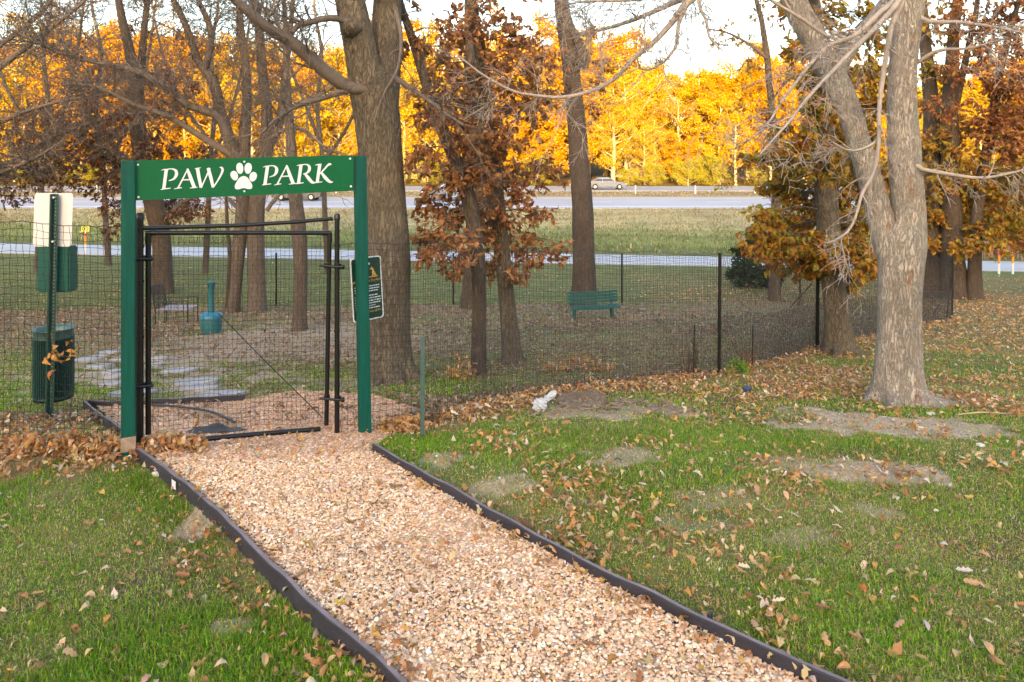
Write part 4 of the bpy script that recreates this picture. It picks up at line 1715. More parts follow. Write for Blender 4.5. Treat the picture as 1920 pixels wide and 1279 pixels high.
# seen from its side: the back stands at the left, the seat runs right
X0, X1 = -30 * ck, 31 * ck
yA, yB = -.24, .26
m = MB()
for q in range(9):
    t = q / 8
    y = yA * (1 - t) + yB * t
    box(m, ((X0 + X1) / 2 + .03, y, seat_h + .004), (X1 - X0 - .05, .030, .012))
m.build("seat", M_slat, chair)
m = MB()
for y in (yA, yB):
    tube(m, crom(np.array([(X0 + .02, y, seat_h), (X0 - .02, y, (seat_h + back_h) / 2), (X0 - .08, y, back_h - .03), (X0 - .13, y, back_h), (X0 - .18, y, back_h - .03)]), 14), .016, 8)
for q in range(1, 8):
    y = yA + (yB - yA) * q / 8
    tube(m, crom(np.array([(X0 + .02, y, seat_h + .03), (X0 - .02, y, (seat_h + back_h) / 2), (X0 - .08, y, back_h - .03), (X0 - .13, y, back_h)]), 10), .010, 6)
for z, dx in ((seat_h + .03, .02), (back_h, -.13)):
    tube(m, np.array([(X0 + dx, yA, z), (X0 + dx, yB, z)]), .010, 8)
m.build("backrest", M_iron, chair)
for y in (yA, yB):
    m = MB()
    tube(m, np.array([(X0 + .02, y, arm_h - .01), (X1, y, arm_h + .01)]), .012, 8)
    for q in range(5):
        x = X0 + .09 + (X1 - X0 - .1) * q / 4.6
        tube(m, np.array([(x, y, .03 if q % 2 else seat_h - .15), (x, y, arm_h)]), .007, 6)
    m.build("armrest", M_iron, chair)
    for x in (X0 + .02, X1):
        m = MB()
        tube(m, np.array([(x, y, -.12), (x, y, arm_h if x == X1 else seat_h)]), .013, 8)
        m.build("leg", M_iron, chair)

# ------------------------------------------------------------------ cigarette receptacle
sf = G(396, 624)
k = sf[1] / FPX
st = thing("smokers_post", "teal plastic cigarette bin with round base and thin neck behind the gate mesh", "ash bin", sf)
R0, HB = 19.5 * k, 32 * k
m = MB()
lathe(m, [(0, -.06), (R0 * .93, -.06), (R0 * .96, .02), (R0, HB * .93), (R0 * .97, HB)], segs=32)
m.build("base", M_teal, st, smooth=True)
m = MB()
lathe(m, [(R0 * 1.03, HB * .9), (R0 * 1.03, HB), (R0 * .96, HB * 1.10), (R0 * .72, HB * 1.19), (R0 * .3, HB * 1.23), (0, HB * 1.24)], segs=32)
m.build("lid", M_tealtop, st, smooth=True)
m = MB()
lathe(m, [(6.2 * k, HB * 1.2), (5.0 * k, 60 * k), (5.0 * k, 78 * k), (6.4 * k, 84 * k), (6.4 * k, 92 * k), (8 * k, 94 * k), (7.5 * k, 96 * k), (0, 96.5 * k)], segs=24)
nk = m.build("neck", M_teal, st, smooth=True)
m = MB()
tube(m, np.array([(-.02, -5.0 * k, 88.5 * k), (-.02, -6.2 * k, 88.5 * k)]), 1.9 * k, 12)
m.build("opening", M_black, nk)

# ------------------------------------------------------------------ road markers
def marker(px, py, top, label, kind, group=None):
    f = G(px, py)
    k = f[1] / FPX
    H = (py - top) * k
    t = thing("road_marker", label, "road marker", f, 0, group)
    r = .045
    m = MB()
    lathe(m, [(r, -.1), (r, H * .42)], segs=14)
    m.build("post", M_wht, t, smooth=True)
    m = MB()
    lathe(m, [(r * 1.02, H * .42), (r * 1.02, H * .74)], segs=14)
    m.build("orange_sleeve", M_orange, t, smooth=True)
    m = MB()
    lathe(m, [(r * 1.02, H * .74), (r * 1.02, H * .84), (r * .7, H * .84)], segs=14)
    m.build("red_band", M_red, t, smooth=True)
    if kind == 0:
        m = MB()
        lathe(m, [(r * .7, H * .84), (r * .7, H * .90), (r * .95, H * .90), (r * .95, H), (0, H * 1.003)], segs=14)
        m.build("white_cap", M_wht, t, smooth=True)
    else:
        m = MB()
        lathe(m, [(r * .5, H * .84), (r * .5, H * .93)], segs=10)
        m.build("stem", M_wht, t, smooth=True)
        m = MB()
        box(m, (0, 0, H * 1.02), (.36, .02, .26))
        pl = m.build("reflector_plate", M_lime, t)
        m = MB()
        for x in (-.075, .075):
            a_ = np.linspace(0, 2 * PI, 17)
            tube(m, np.c_[x + .05 * np.cos(a_), np.full(17, -.013), H * 1.02 + .07 * np.sin(a_)], .012, 6)
        m.build("number", M_black, pl)
    return t


marker(1873, 514, 467, "left of the two white and orange road marker posts at the far right", 0, "white capped road markers")
marker(1899, 514, 466, "right of the two white and orange road marker posts at the far right", 0, "white capped road markers")
marker(160, 478, 430, "orange road marker with a yellow number plate on top, behind the waste station", 1)

# ------------------------------------------------------------------ flat stepping stones
FS = [((414, 744), 86, 14, "largest flat grey stone, right against the back edging board"), ((372, 732), 78, 9, "long narrow flat stone just behind the largest one"),
      ((365, 721), 80, 14, "broad flat stone with a pointed right end, third from the edging"), ((335, 699), 64, 10, "flat stone lying apart behind the gate tubes"),
      ((250, 741), 86, 13, "flat stone half hidden behind the left arch post beside the edging"), ((211, 725), 50, 8, "flat stone left of the arch post, second from the edging"),
      ((214, 710), 36, 7, "small flat stone left of the arch post, third from the edging"), ((212, 701), 34, 7, "small flat stone left of the arch post, fourth from the edging"),
      ((183, 691), 46, 9, "flat stone at the bend of the stone row right of the bin"), ((166, 677), 44, 16, "wide flat stone right beside the green bin"),
      ((206, 664), 48, 7, "flat stone farthest back in the stone row"), ((226, 678), 36, 7, "flat stone partly hidden by the left arch post, near the far end"),
      ((297, 676), 30, 6, "small pale stone seen between the gate tubes, farther one"), ((291, 688), 26, 6, "small pale stone seen between the gate tubes, nearer one")]
for q, ((px, py), w, h, lab) in enumerate(FS):
    g_ = np.random.default_rng(300 + q)
    c_ = G(px, py)
    n = 9
    a_ = np.sort(np.linspace(0, 2 * PI, n, endpoint=False) + g_.uniform(-.25, .25, n))
    rr = np.maximum(np.abs(np.cos(a_)), np.abs(np.sin(a_))) ** -0.75 * g_.uniform(.88, 1.02, n)
    hy = abs(G(px, py - h / 2)[1] - G(px, py + h / 2)[1]) / 2 * .62
    x, y = rr * np.cos(a_) * w / 2 / FPX * c_[1] * .85, rr * np.sin(a_) * hy
    x = x + y * .5
    z = gz(c_[0] + x, c_[1] + y) - c_[2]
    z = z * .6 + .045
    m = MB()
    top = np.c_[x, y, z]
    mid = np.c_[x * 1.03, y * 1.03, z - .01]
    bot = np.c_[x * 1.03, y * 1.03, z - .10]
    m.add(np.vstack([top, mid, bot]), [list(range(n))] + [[a, n + a, n + (a + 1) % n, (a + 1) % n] for a in range(n)] + [[n + a, 2 * n + a, 2 * n + (a + 1) % n, n + (a + 1) % n] for a in range(n)])
    o = m.build("stepping_stone", M_flag)
    o.location = tuple(c_)
    tag(o, lab, "stepping stone", "flat stones set in the grass inside the run")

# ------------------------------------------------------------------ stump, bag, scraps, roots
sfp = G(1093, 772)
k = sfp[1] / FPX
m = MB()
rs_, n = 44 * k, 40
g_ = np.random.default_rng(12)
a_ = np.linspace(0, 2 * PI, n, endpoint=False)
wob = 1 + .10 * np.sin(3 * a_ + 1) + .06 * np.sin(7 * a_) + g_.normal(0, .03, n)
prof = [(1.2, -.06), (1.06, .015), (1.0, .05), (.97, .06), (.75, .05), (.45, .055), (.1, .045)]
V = []
for (r, z) in prof:
    zz = z + (g_.normal(0, .012, n) if z > .08 else 0) + (.03 * np.clip(np.sin(a_), 0, 1) + .045 * np.clip(np.cos(a_ - .6), 0, 1) ** 4 if z > .04 else 0)
    V.append(np.c_[rs_ * r * wob * np.cos(a_), rs_ * .75 * r * wob * np.sin(a_), np.broadcast_to(zz, (n,))])
V = np.vstack(V)
i = np.arange(len(prof) - 1)[:, None] * n
j = np.arange(n)[None, :]
m.add(V, np.stack([i + j, i + (j + 1) % n, i + n + (j + 1) % n, i + n + j], -1).reshape(-1, 4))
m.add(V[-n:], [list(range(n))])
M_stump = bark_mat("rotten_stump", (.075, .055, .042), (.30, .235, .18), 1.6, .8)
o = m.build("tree_stump", M_stump)
o.location = (sfp[0], sfp[1] + .3, float(gz(sfp[0], sfp[1] + .3)) - .0)
tag(o, "low rotten tree stump among leaves in front of the netting", "stump")
m = MB()
for q in range(60):
    c_ = np.array([g_.uniform(-.55, .9), g_.uniform(-.15, .5), 0])
    p = sfp + c_
    p[2] = gz(p[0], p[1]) + g_.uniform(.01, .05)
    l = g_.uniform(.05, .2)
    box(m, p, (l, g_.uniform(.01, .03), .008), rotz(g_.uniform(-.6, .6)) @ roty(g_.uniform(-.4, .4)))
tag(m.build("wood_chips", M_rust), "splintered wood chips strewn round the rotten stump", "wood chips", None, "stuff")

bgp = G(1014, 772)
bag = thing("plastic_bag", "crumpled white plastic bag lying in the leaves beside the stump", "bag", bgp)
for c_, rr, nm in (((-.01, .02, .05), (.062, .05, .062), "bag_body"), ((.085, .07, .115), (.075, .03, .030), "bag_neck")):
    bm = bmesh.new()
    bmesh.ops.create_icosphere(bm, subdivisions=4, radius=1)
    for v in bm.verts:
        p = np.array(v.co)
        f = 1 + .16 * math.sin(p[0] * 7 + p[2] * 5) * math.sin(p[1] * 6 + 1) + .10 * math.sin(p[2] * 13 + p[0] * 9) + .06 * math.sin(p[1] * 21 + p[2] * 17)
        q_ = p * np.array(rr) * f
        if nm == "bag_neck":
            q_ = roty(-.65) @ q_
        v.co = q_ + np.array(c_)
    me = bpy.data.meshes.new(nm)
    bm.to_mesh(me)
    bm.free()
    me.materials.append(M_bag)
    o = bpy.data.objects.new(nm, me)
    COL.objects.link(o)
    o.parent = bag
for nm, px, py, rr, mat, lab, cat in (("litter_scrap", 1400, 738, (.06, .04, .055), M_blue, "crumpled dark blue scrap on the grass below the tall fence post", "litter"),
                                      ("rock", 293, 893, (.035, .03, .02), surf_mat("pale_rock", (.62, .58, .52), .8, .1), "pale pebble against the outside of the left edging board", "rock"),
                                      ("rock", 895, 768, (.04, .03, .035), surf_mat("pale_rock", (.62, .58, .52), .8, .1), "pale stone in the leaf drift left of the plastic bag", "rock"),
                                      ("rock", 1745, 778, (.05, .03, .018), surf_mat("pale_rock", (.55, .50, .45), .8, .1), "flat pale stone on the bare soil below the twin trunk tree", "rock"),
                                      ("rock", 1840, 838, (.035, .03, .02), surf_mat("pale_rock", (.62, .56, .5), .8, .1), "small pinkish stone in the grass at the right edge", "rock")):
    v, f = stone_temp(int(px))
    m = MB()
    m.add(v * np.array(rr) * 2, f)
    o = m.build(nm, mat)
    g_ = G(px, py)
    o.location = (g_[0], g_[1], g_[2] + rr[2] * .7)
    tag(o, lab, cat)
m = MB()
p0, p1 = G(1792, 782), G(1893, 780)
tube(m, crom(np.array([p0 + [0, 0, .02], (p0 + p1) / 2 + [0, .02, .03], p1 + [0, 0, .02]]), 10), .006, 6)
tag(m.build("dry_stick", surf_mat("dry_stick", (.5, .38, .22), .8, .15)), "straight pale dry stick on the ground right of the twin trunk tree", "stick")
# dead weeds in the netting
g_ = np.random.default_rng(5)
for px, py, hh, lab in ((1300, 704, .5, "dead brown weed stalks left of the tall fence post"), (1395, 696, .35, "thin dry stalks right of the tall fence post"), (1500, 575, .4, "dry stalks by the fallen branch at the back of the run")):
    c_ = G(px, py) + np.array([0, .05, 0])
    m = MB()
    for q in range(16):
        b_ = c_ + np.array([g_.normal(0, .06), g_.normal(0, .03), -.02])
        tube(m, crom(np.array([b_, b_ + [g_.normal(.02, .04), 0, hh * .5], b_ + [g_.normal(.06, .08), g_.normal(0, .03), hh * g_.uniform(.6, 1.1)]]), 6), np.linspace(.005, .002, 6), 5, caps=False)
    tag(m.build("dead_weed", surf_mat("dead_weed", (.12, .06, .035), .9, .3)), lab, "weed")
# bright young weed
c_ = G(1385, 703)
n = 60
m = MB()
d_ = np.c_[g_.normal(0, .4, n), g_.normal(0, .3, n), g_.uniform(.3, 1, n)]
scatter(m, LEAF_OVAL, c_ + np.c_[g_.normal(0, .06, n), g_.normal(0, .05, n), g_.uniform(.0, .16, n)], dir_frames(d_, g_.uniform(0, 6, n)), g_.uniform(.04, .09, n), palette(n, [(.12, .25, .03), (.18, .32, .05)]))
tag(m.build("green_weed", M_grass), "fresh green weed at the foot of the tall fence post", "weed")

# ------------------------------------------------------------------ highway furniture
bar = thing("cable_barrier", "white posted cable barrier along the highway median", "barrier", (0, 76, float(gz(0, 76))))
BO = np.array([0, 76, float(gz(0, 76))])
for x in np.arange(-70, 72, 6.4):
    z = float(gz(x, 76))
    m = MB()
    box(m, np.array([x, 76, z + .42]), (.12, .06, 1.0))
    m.build("post", M_wht, bar, origin=BO)
m = MB()
xx = np.arange(-90, 91, 3.0)
for hz in (.5, .65, .8):
    pt = np.c_[xx, np.full(len(xx), 75.96), gz(xx, np.full(len(xx), 76)) + hz]
    segs3(m, pt[:-1], pt[1:], .012)
m.build("cable", M_galv, bar, origin=BO)

M_glass = surf_mat("car_glass", (.03, .04, .05), .12, .1)
M_tail = surf_mat("tail_lamp", (.4, .01, .01), .3, .05)
M_lamp = surf_mat("head_lamp", (.8, .8, .78), .2, .05)
M_rim = surf_mat("wheel_rim", (.45, .45, .46), .35, .1, metal=.8)


def car(loc, face, mat, label, kind="sedan", lab_extra=None):
    t = thing("parked_car" if False else "car", label, "car", loc, 0 if face > 0 else PI, "cars on the highway")
    L, W = 4.6, 1.8
    if kind == "sedan":
        low = [(-2.3, .35), (-2.32, .62), (-2.2, .95), (-1.5, 1.0), (1.0, .98), (2.0, .82), (2.28, .62), (2.3, .32), (1.85, .22), (-1.9, .22)]
        cabn = [(-1.75, .97), (-1.05, 1.42), (.15, 1.46), (1.05, .96)]
    else:
        low = [(-2.3, .38), (-2.34, .75), (-2.3, 1.08), (-1.5, 1.1), (1.1, 1.08), (2.0, .98), (2.28, .74), (2.3, .36), (1.85, .26), (-1.9, .26)]
        cabn = [(-2.22, 1.06), (-2.0, 1.62), (.1, 1.7), (1.1, 1.06)]

    def ext(poly, w0, w1, name, m_, parent, bev):
        bm = bmesh.new()
        zmin, zmax = min(p[1] for p in poly), max(p[1] for p in poly)
        sides = []
        for s in (-1, 1):
            sides.append([bm.verts.new((x, s * (w0 + (w1 - w0) * (z - zmin) / (zmax - zmin)) / 2, z)) for x, z in poly])
        n = len(poly)
        bm.faces.new(sides[0])
        bm.faces.new(sides[1][::-1])
        for a in range(n):
            b_ = (a + 1) % n
            bm.faces.new((sides[0][a], sides[1][a], sides[1][b_], sides[0][b_]))
        bmesh.ops.recalc_face_normals(bm, faces=bm.faces)
        if bev:
            bmesh.ops.bevel(bm, geom=list(bm.edges), offset=bev, segments=3, affect="EDGES", profile=.6)
        me = bpy.data.meshes.new(name)
        bm.to_mesh(me)
        bm.free()
        for p in me.polygons:
            p.use_smooth = False
        me.materials.append(m_)
        o = bpy.data.objects.new(name, me)
        COL.objects.link(o)
        o.parent = parent
        return o

    body = ext(low, W, W * .96, "body", mat, t, .06)
    cb = ext(cabn, W * .92, W * .76, "cabin", mat, t, .05)
    # glazing stands a little proud of the cabin
    zc0, zc1 = cabn[0][1] + .04, cabn[1][1] - .06
    (xa, za), (xb, zb_), (xc, zc), (xd, zd) = cabn

    def lerp(p, q, z):
        f = (z - p[1]) / (q[1] - p[1])
        return p[0] + (q[0] - p[0]) * f

    mid = (xb + xc) / 2 - .1
    for s in (-1, 1):
        for (x0a, x0b, x1a, x1b) in ((lerp(cabn[0], cabn[1], zc0) + .12, lerp(cabn[0], cabn[1], zc1) + .1, mid - .05, mid - .05), (mid + .05, mid + .05, lerp(cabn[3], cabn[2], zc0) - .12, lerp(cabn[3], cabn[2], zc1) - .06)):
            w = lambda z: (W * .92 + (W * .76 - W * .92) * (z - za) / (zb_ - za)) / 2 + .006
            m = MB()
            v = [(x0a, s * w(zc0), zc0), (x1a, s * w(zc0), zc0), (x1b, s * w(zc1), zc1), (x0b, s * w(zc1), zc1)]
            v2 = [(x, y - s * .012, z) for x, y, z in v]
            m.add(v + v2, [[0, 1, 2, 3], [7, 6, 5, 4], [0, 4, 5, 1], [1, 5, 6, 2], [2, 6, 7, 3], [3, 7, 4, 0]])
            m.build("side_window", M_glass, cb)
    for (p, q, sg) in ((cabn[0], cabn[1], -1), (cabn[3], cabn[2], 1)):
        m = MB()
        d = .008 * sg
        xa0, xa1 = lerp(p, q, zc0) + d, lerp(p, q, zc1) + d
        v = [(xa0, -.72, zc0), (xa0, .72, zc0), (xa1, .6, zc1), (xa1, -.6, zc1)]
        v2 = [(x - sg * .012, y, z) for x, y, z in v]
        m.add(v + v2, [[0, 1, 2, 3], [7, 6, 5, 4], [0, 4, 5, 1], [1, 5, 6, 2], [2, 6, 7, 3], [3, 7, 4, 0]])
        m.build("windscreen" if sg > 0 else "rear_window", M_glass, cb)
    for x in (-1.42, 1.4):
        for s in (-1, 1):
            m = MB()
            a_ = np.linspace(0, 2 * PI, 24, endpoint=False)
            tube(m, np.array([(x, s * .70, .33), (x, s * .73, .33), (x, s * .90, .33), (x, s * .93, .33)]), [.28, .33, .33, .28], 24)
            w_ = m.build("wheel", M_rubber, t)
            m = MB()
            tube(m, np.array([(x, s * .92, .33), (x, s * .945, .33)]), [.20, .17], 12)
            m.build("rim", M_rim, w_)
    for s in (-1, 1):
        m = MB()
        box(m, (2.24, s * .62, low[6][1] + .06), (.10, .34, .13))
        m.build("headlight", M_lamp, t)
        m = MB()
        box(m, (-2.28, s * .66, low[1][1] + .18), (.08, .30, .14))
        m.build("tail_light", M_tail, t)
    return t


def car_paint(name, c):
    return surf_mat(name, c, .25, .03, 2, .0, .001, .2)


def on_road(px, Y):
    x = (px - 960) / FPX * Y
    return (x, Y, float(gz(x, Y)) + .055)


car(on_road(1137, 83.4), 1, car_paint("silver_paint", (.15, .175, .23)), "silver car on the far carriageway right of the dark leaning trunk")
car(on_road(560, 67.5), -1, car_paint("dark_paint", (.05, .06, .08)), "dark car on the near carriageway, glimpsed under the green sign board")
car(on_road(838, 67.5), -1, car_paint("blue_paint", (.14, .21, .32)), "pale blue car behind the brown oak leaves on the near carriageway", "suv")

# houses in the wood -----------------------------------------------------
M_wallc = surf_mat("house_siding", (.20, .15, .09), .8, .08, 3)
M_roof = surf_mat("house_roof", (.16, .14, .13), .9, .2, 6)
M_win = surf_mat("house_window", (.05, .06, .07), .2, .1)


def house(px, Y, w, d, h, label):
    x = (px - 960) / FPX * Y
    z = float(gz(x, Y))
    t = thing("house", label, "house", (x, Y, z))
    m = MB()
    box(m, (0, 0, h / 2 - .3), (w, d, h + .6))
    prism(m, [(-w / 2, h), (w / 2, h), (0, h + w * .28)], -d / 2 + .01, d / 2 - .01)
    wl = m.build("wall", M_wallc, t)
    m = MB()
    for s in (-1, 1):
        prism(m, [(s * (w / 2 + .4), h - .25), (0, h + w * .28 + .03), (0, h + w * .28 + .25), (s * (w / 2 + .4), h - .03)], -d / 2 - .4, d / 2 + .4)
    m.build("roof", M_roof, t)
    for xx in (-w * .3, 0, w * .3):
        for zz in ([h * .3, h * .72] if h > 4 else [h * .5]):
            m = MB()
            box(m, (xx, -d / 2 - .02, zz), (1.2, .08, 1.3))
            fr_ = m.build("window", M_roof, t)
            m = MB()
            box(m, (xx, -d / 2 - .065, zz), (1.0, .02, 1.1))
            m.build("pane", M_win, fr_)
    return t


house(392, 126, 9, 8, 5.5, "pale gabled house half hidden in the golden wood above the sign")
house(768, 118, 9, 8, 3.2, "low pale house in the wood just right of the big split trunk")
house(1205, 122, 12, 8, 3.0, "long low house behind the golden trees right of the leaning trunk")
house(1310, 140, 10, 8, 5.5, "house far up the wooded slope left of the rounded golden crown")
# ------------------------------------------------------------------ trees near by
M_bark_brown = bark_mat("bark_brown", (.045, .036, .027), (.205, .172, .130), 1.4, 1.0)
M_bark_dark = bark_mat("bark_dark", (.035, .027, .022), (.13, .10, .08), 1.1, .9)
M_bark_mid = bark_mat("bark_grey_brown", (.040, .031, .026), (.165, .132, .108), 1.05, .9)
M_bark_grey = bark_mat("bark_pale_shaggy", (.12, .10, .085), (.54, .485, .43), 1.9, 1.0, (.36, .22, .14))
M_twig = surf_mat("twig_bark", (.135, .105, .085), .85, .25, 10, .1, .002)
M_twig_pale = surf_mat("twig_bark_pale", (.36, .30, .255), .85, .25, 10, .1, .002)
M_oakleaf = leaf_mat("oak_leaf", .32, .6, .25)
M_goldleaf = leaf_mat("golden_leaf", .4, .8, .03)


class Tree:
    def __init__(self, name, label, foot_px, bark, group="trees in and around the dog run", seed=1, Y=None, twig=None):
        self.f = G(*foot_px) if Y is None else on_ground((foot_px[0] - 960) / FPX * Y, Y)
        self.Y = self.f[1]
        self.k = self.Y / FPX
        self.t = thing(name, label, "tree", self.f, 0, group)
        self.bark = bark
        self.twig = twig or M_twig
        self.g = np.random.default_rng(seed)
        self.trunk, self.br, self.lv = MB(), MB(), MB()
        self.nodes = []           # (point, radius) of every limb, to hang twigs on
        self.seed = seed
        self.limbs = []

    def limb(self, pts, dY=0.0, y0=0.0, segs=10, ridge=.03, flare=0.0, part="trunk", n=None, sink=0):
        """pts: (px, py, width px); the limb leans dY metres away from the viewer over its length"""
        pts = np.array(pts, float)
        L = np.concatenate([[0], np.cumsum(np.hypot(*np.diff(pts[:, :2], axis=0).T))])
        s = L / L[-1]
        Y = self.Y + y0 + dY * s
        w = np.array([P(a[0], a[1], y) for a, y in zip(pts, Y)])
        r = pts[:, 2] / 2 * Y / FPX
        if sink:
            w[0, 2] -= sink
        k = n or max(8, int(L[-1] / 14))
        q = crom(np.c_[w, r], k)
        q[:, 3] = np.maximum(q[:, 3], .002)
        tube(self.trunk if part == "trunk" else self.br, q[:, :3], q[:, 3], segs, ridge, self.seed + len(self.nodes), flare)
        self.nodes.append(q)
        return q

    def twigs(self, q, n, length, depth=2, spread=.9, up=.25, t0=.25, r0=None, gravity=0.0, toward=None):
        """side shoots wandering off a limb"""
        g = self.g
        for _ in range(n):
            k = int(g.uniform(t0, 1) * (len(q) - 1))
            p, r = q[k, :3], q[k, 3]
            tan = q[min(k + 1, len(q) - 1), :3] - q[max(k - 1, 0), :3]
            tan /= np.linalg.norm(tan) + 1e-9
            d = g.normal(0, 1, 3)
            d -= tan * np.dot(d, tan)
            d /= np.linalg.norm(d) + 1e-9
            d = d * spread + tan * g.uniform(.2, .9) + np.array([0, 0, up])
            if toward is not None:
                d = d + np.array(toward)
            rr = min(r * .7, max((r0 or .02), 1.0 * self.k) * g.uniform(.7, 1.25))
            self.shoot(p, d, length * g.uniform(.5, 1.2), rr, depth, gravity)

    def shoot(self, p, d, length, r, depth, gravity=0.0):
        g = self.g
        d = d / (np.linalg.norm(d) + 1e-9)
        n = 6
        pts = [np.array(p)]
        for a in range(n):
            d = d + g.normal(0, .17, 3) + np.array([0, 0, -gravity * .18])
            d /= np.linalg.norm(d)
            pts.append(pts[-1] + d * length / n)
        pts = np.array(pts)
        rad = np.linspace(max(r, .5 * self.k), max(r * .3, .36 * self.k), n + 1)
        tube(self.br, pts, rad, 5 if r > .006 else 3, caps=False)
        q = np.c_[pts, rad]
        self.nodes.append(q)
        if depth > 0:
            for _ in range(int(g.integers(3, 6))):
                a = int(g.integers(1, n + 1))
                dd = pts[a] - pts[a - 1]
                dd = dd / np.linalg.norm(dd) + g.normal(0, .62, 3)
                self.shoot(pts[a], dd, length * g.uniform(.35, .65), rad[a] * .7, depth - 1, gravity)
        return q

    def cluster(self, px, py, rpx, n, cols, s=(.075, .135), temps=None, dy=None, hang=.6, twigr=.007, w=None, sub=None):
        """a bunch of twigs with leaves about a point of the crown"""
        g = self.g
        Yc = self.Y + (g.uniform(-.7, .7) * (rpx * self.k * 2 + .3) if dy is None else dy)
        c = P(px, py, Yc)
        R = rpx * self.k
        allq = np.vstack(self.limbs)
        dd = np.linalg.norm(allq[:, :3] - (c - np.array([0, 0, -.2])), axis=1)
        a = allq[np.argmin(dd + np.abs(allq[:, 2] - c[2]) * .25), :3]
        mid = (a + c) / 2 + np.array([g.normal(0, .08), g.normal(0, .08), .12 * np.linalg.norm(c - a)])
        main = crom(np.array([a, mid, c]), 8)
        tube(self.br, main, np.linspace(twigr * 1.6, twigr * .7, 8), 5, caps=False)
        m = sub or max(5, int(n / 7))
        lp, ld = [], []
        for _ in range(m):
            d = g.normal(0, 1, 3) * np.array([1, .9, .8])
            d = d / np.linalg.norm(d) * R * g.uniform(.25, 1.0) ** .6
            st = main[int(g.integers(3, 8))]
            e = c + d
            path = crom(np.array([st, (st + e) / 2 + g.normal(0, .04, 3) * R, e]), 6)
            tube(self.br, path, np.linspace(twigr * .6, twigr * .22, 6), 3, caps=False)
            per = max(1, int(round(n / m)))
            out = (e - st) / (np.linalg.norm(e - st) + 1e-9)
            for q in range(per):
                along = 1 - g.random() ** 1.6 * .55
                pp = st + (e - st) * along
                v = out * .5 + g.normal(0, .75, 3) + np.array([0, 0, -hang])
                lp.append(pp)
                ld.append(v)
        lp, ld = np.array(lp), np.array(ld)
        k = len(lp)
        scatter(self.lv, temps or (LEAF_OVAL + LEAF_OAK), lp, dir_frames(ld, g.uniform(0, 6.28, k)), g.uniform(s[0], s[1], k), palette(k, cols, w, .16))

    def roots(self, n, r0, reach, h=.3, ph=0.0):
        """buttress roots running out of the foot into the soil"""
        g = self.g
        for q in range(n):
            a = ph + 2 * PI * q / n + g.uniform(-.3, .3)
            d = np.array([math.cos(a), math.sin(a)])
            R = reach * g.uniform(.7, 1.25)
            pts = []
            for s_, hh in ((.35, h), (.62, h * .52), (.95, .06), (1.0 + R / r0 * .55, -.005), (1.0 + R / r0, -.09)):
                p = self.f[:2] + d * r0 * s_ + np.array([-d[1], d[0]]) * g.normal(0, .025) * s_
                pts.append([p[0], p[1], float(gz(p[0], p[1])) + hh])
            q_ = crom(np.array(pts), 14)
            w = r0 * g.uniform(.30, .42)
            tube(self.trunk, q_, np.interp(np.linspace(0, 1, 14), [0, .4, .7, 1], [w * 1.05, w, w * .6, w * .2]), 14, .05, self.seed + q)

    def done(self):
        self.trunk.build("trunk", self.bark, self.t, smooth=True, origin=self.f)
        if not self.br.empty():
            self.br.build("branches", self.twig, self.t, smooth=True, origin=self.f)
        if not self.lv.empty():
            self.lv.build("crown", M_oakleaf, self.t, origin=self.f)
        return self.t


OAKC = [(.39, .185, .075), (.31, .14, .058), (.47, .245, .11), (.23, .105, .048), (.54, .32, .15)]
OAKW = [5, 4, 3, 3, 1]
DARKC = [(.21, .105, .06), (.16, .075, .046), (.26, .13, .07), (.32, .18, .09), (.12, .06, .04)]
GOLDC = [(.50, .25, .035), (.42, .18, .03), (.55, .32, .035), (.38, .26, .035), (.32, .13, .03), (.28, .24, .04)]
OLIVC = [(.34, .25, .035), (.42, .27, .035), (.25, .20, .04), (.50, .27, .035), (.36, .16, .035)]
RUSTC = [(.30, .115, .05), (.22, .085, .04), (.38, .16, .055), (.45, .22, .06)]

# 1 the big split trunk -------------------------------------------------------
T = Tree("maple_tree", "big brown trunk splitting in two right behind the green arch, flared at the foot", (726, 712), M_bark_brown, seed=11)
T.limb([(728, 722, 96), (727, 690, 92), (727, 650, 86), (728, 560, 82), (728, 480, 80), (721, 380, 78), (713, 290, 80), (707, 220, 84), (699, 165, 86), (694, 130, 70)], .15, 0, 48, .022, .72, n=80, sink=.1)
b1 = T.limb([(703, 250, 60), (690, 165, 66), (676, 90, 60), (661, 20, 56), (645, -60, 50), (630, -160, 40), (600, -300, 24)], -.3, .1, 26, .022, n=34)
b2 = T.limb([(712, 260, 60), (720, 165, 60), (726, 80, 54), (727, 0, 50), (732, -90, 44), (745, -200, 34), (770, -320, 18)], .5, .12, 26, .022, n=34)
b3 = T.limb([(712, 168, 22), (664, 166, 24), (640, 156, 26), (610, 134, 26), (584, 112, 24), (562, 92, 24), (540, 74, 22), (505, 55, 20), (470, 26, 19), (430, -10, 17), (380, -60, 12)], -1.2, 0, 14, .03, part="branch")
b4 = T.limb([(664, 48, 16), (640, 36, 14), (612, 34, 13), (580, 42, 12), (556, 50, 11), (548, 62, 9)], -.5, -.2, 10, .03, part="branch")
b5 = T.limb([(700, 172, 12), (650, 171, 11), (600, 186, 9), (560, 198, 8), (520, 222, 6), (490, 250, 4)], -.9, 0, 8, .02, part="branch")
b6 = T.limb([(738, 145, 14), (762, 160, 11), (800, 185, 9), (838, 215, 6), (870, 235, 4)], -.8, -.1, 8, .02, part="branch")
b7 = T.limb([(742, 20, 10), (752, 70, 8), (745, 130, 6), (720, 175, 4), (700, 230, 3)], -.5, -.3, 6, .02, part="branch")
for b, n, l in ((b3, 34, 1.0), (b4, 14, .6), (b5, 22, .7), (b6, 14, .6), (b7, 8, .35), (b1, 8, 1.0), (b2, 8, 1.0)):
    T.twigs(b, n, l, 2, .9, .12, .3, .010)
T.roots(7, .26, .30, .34, .4)
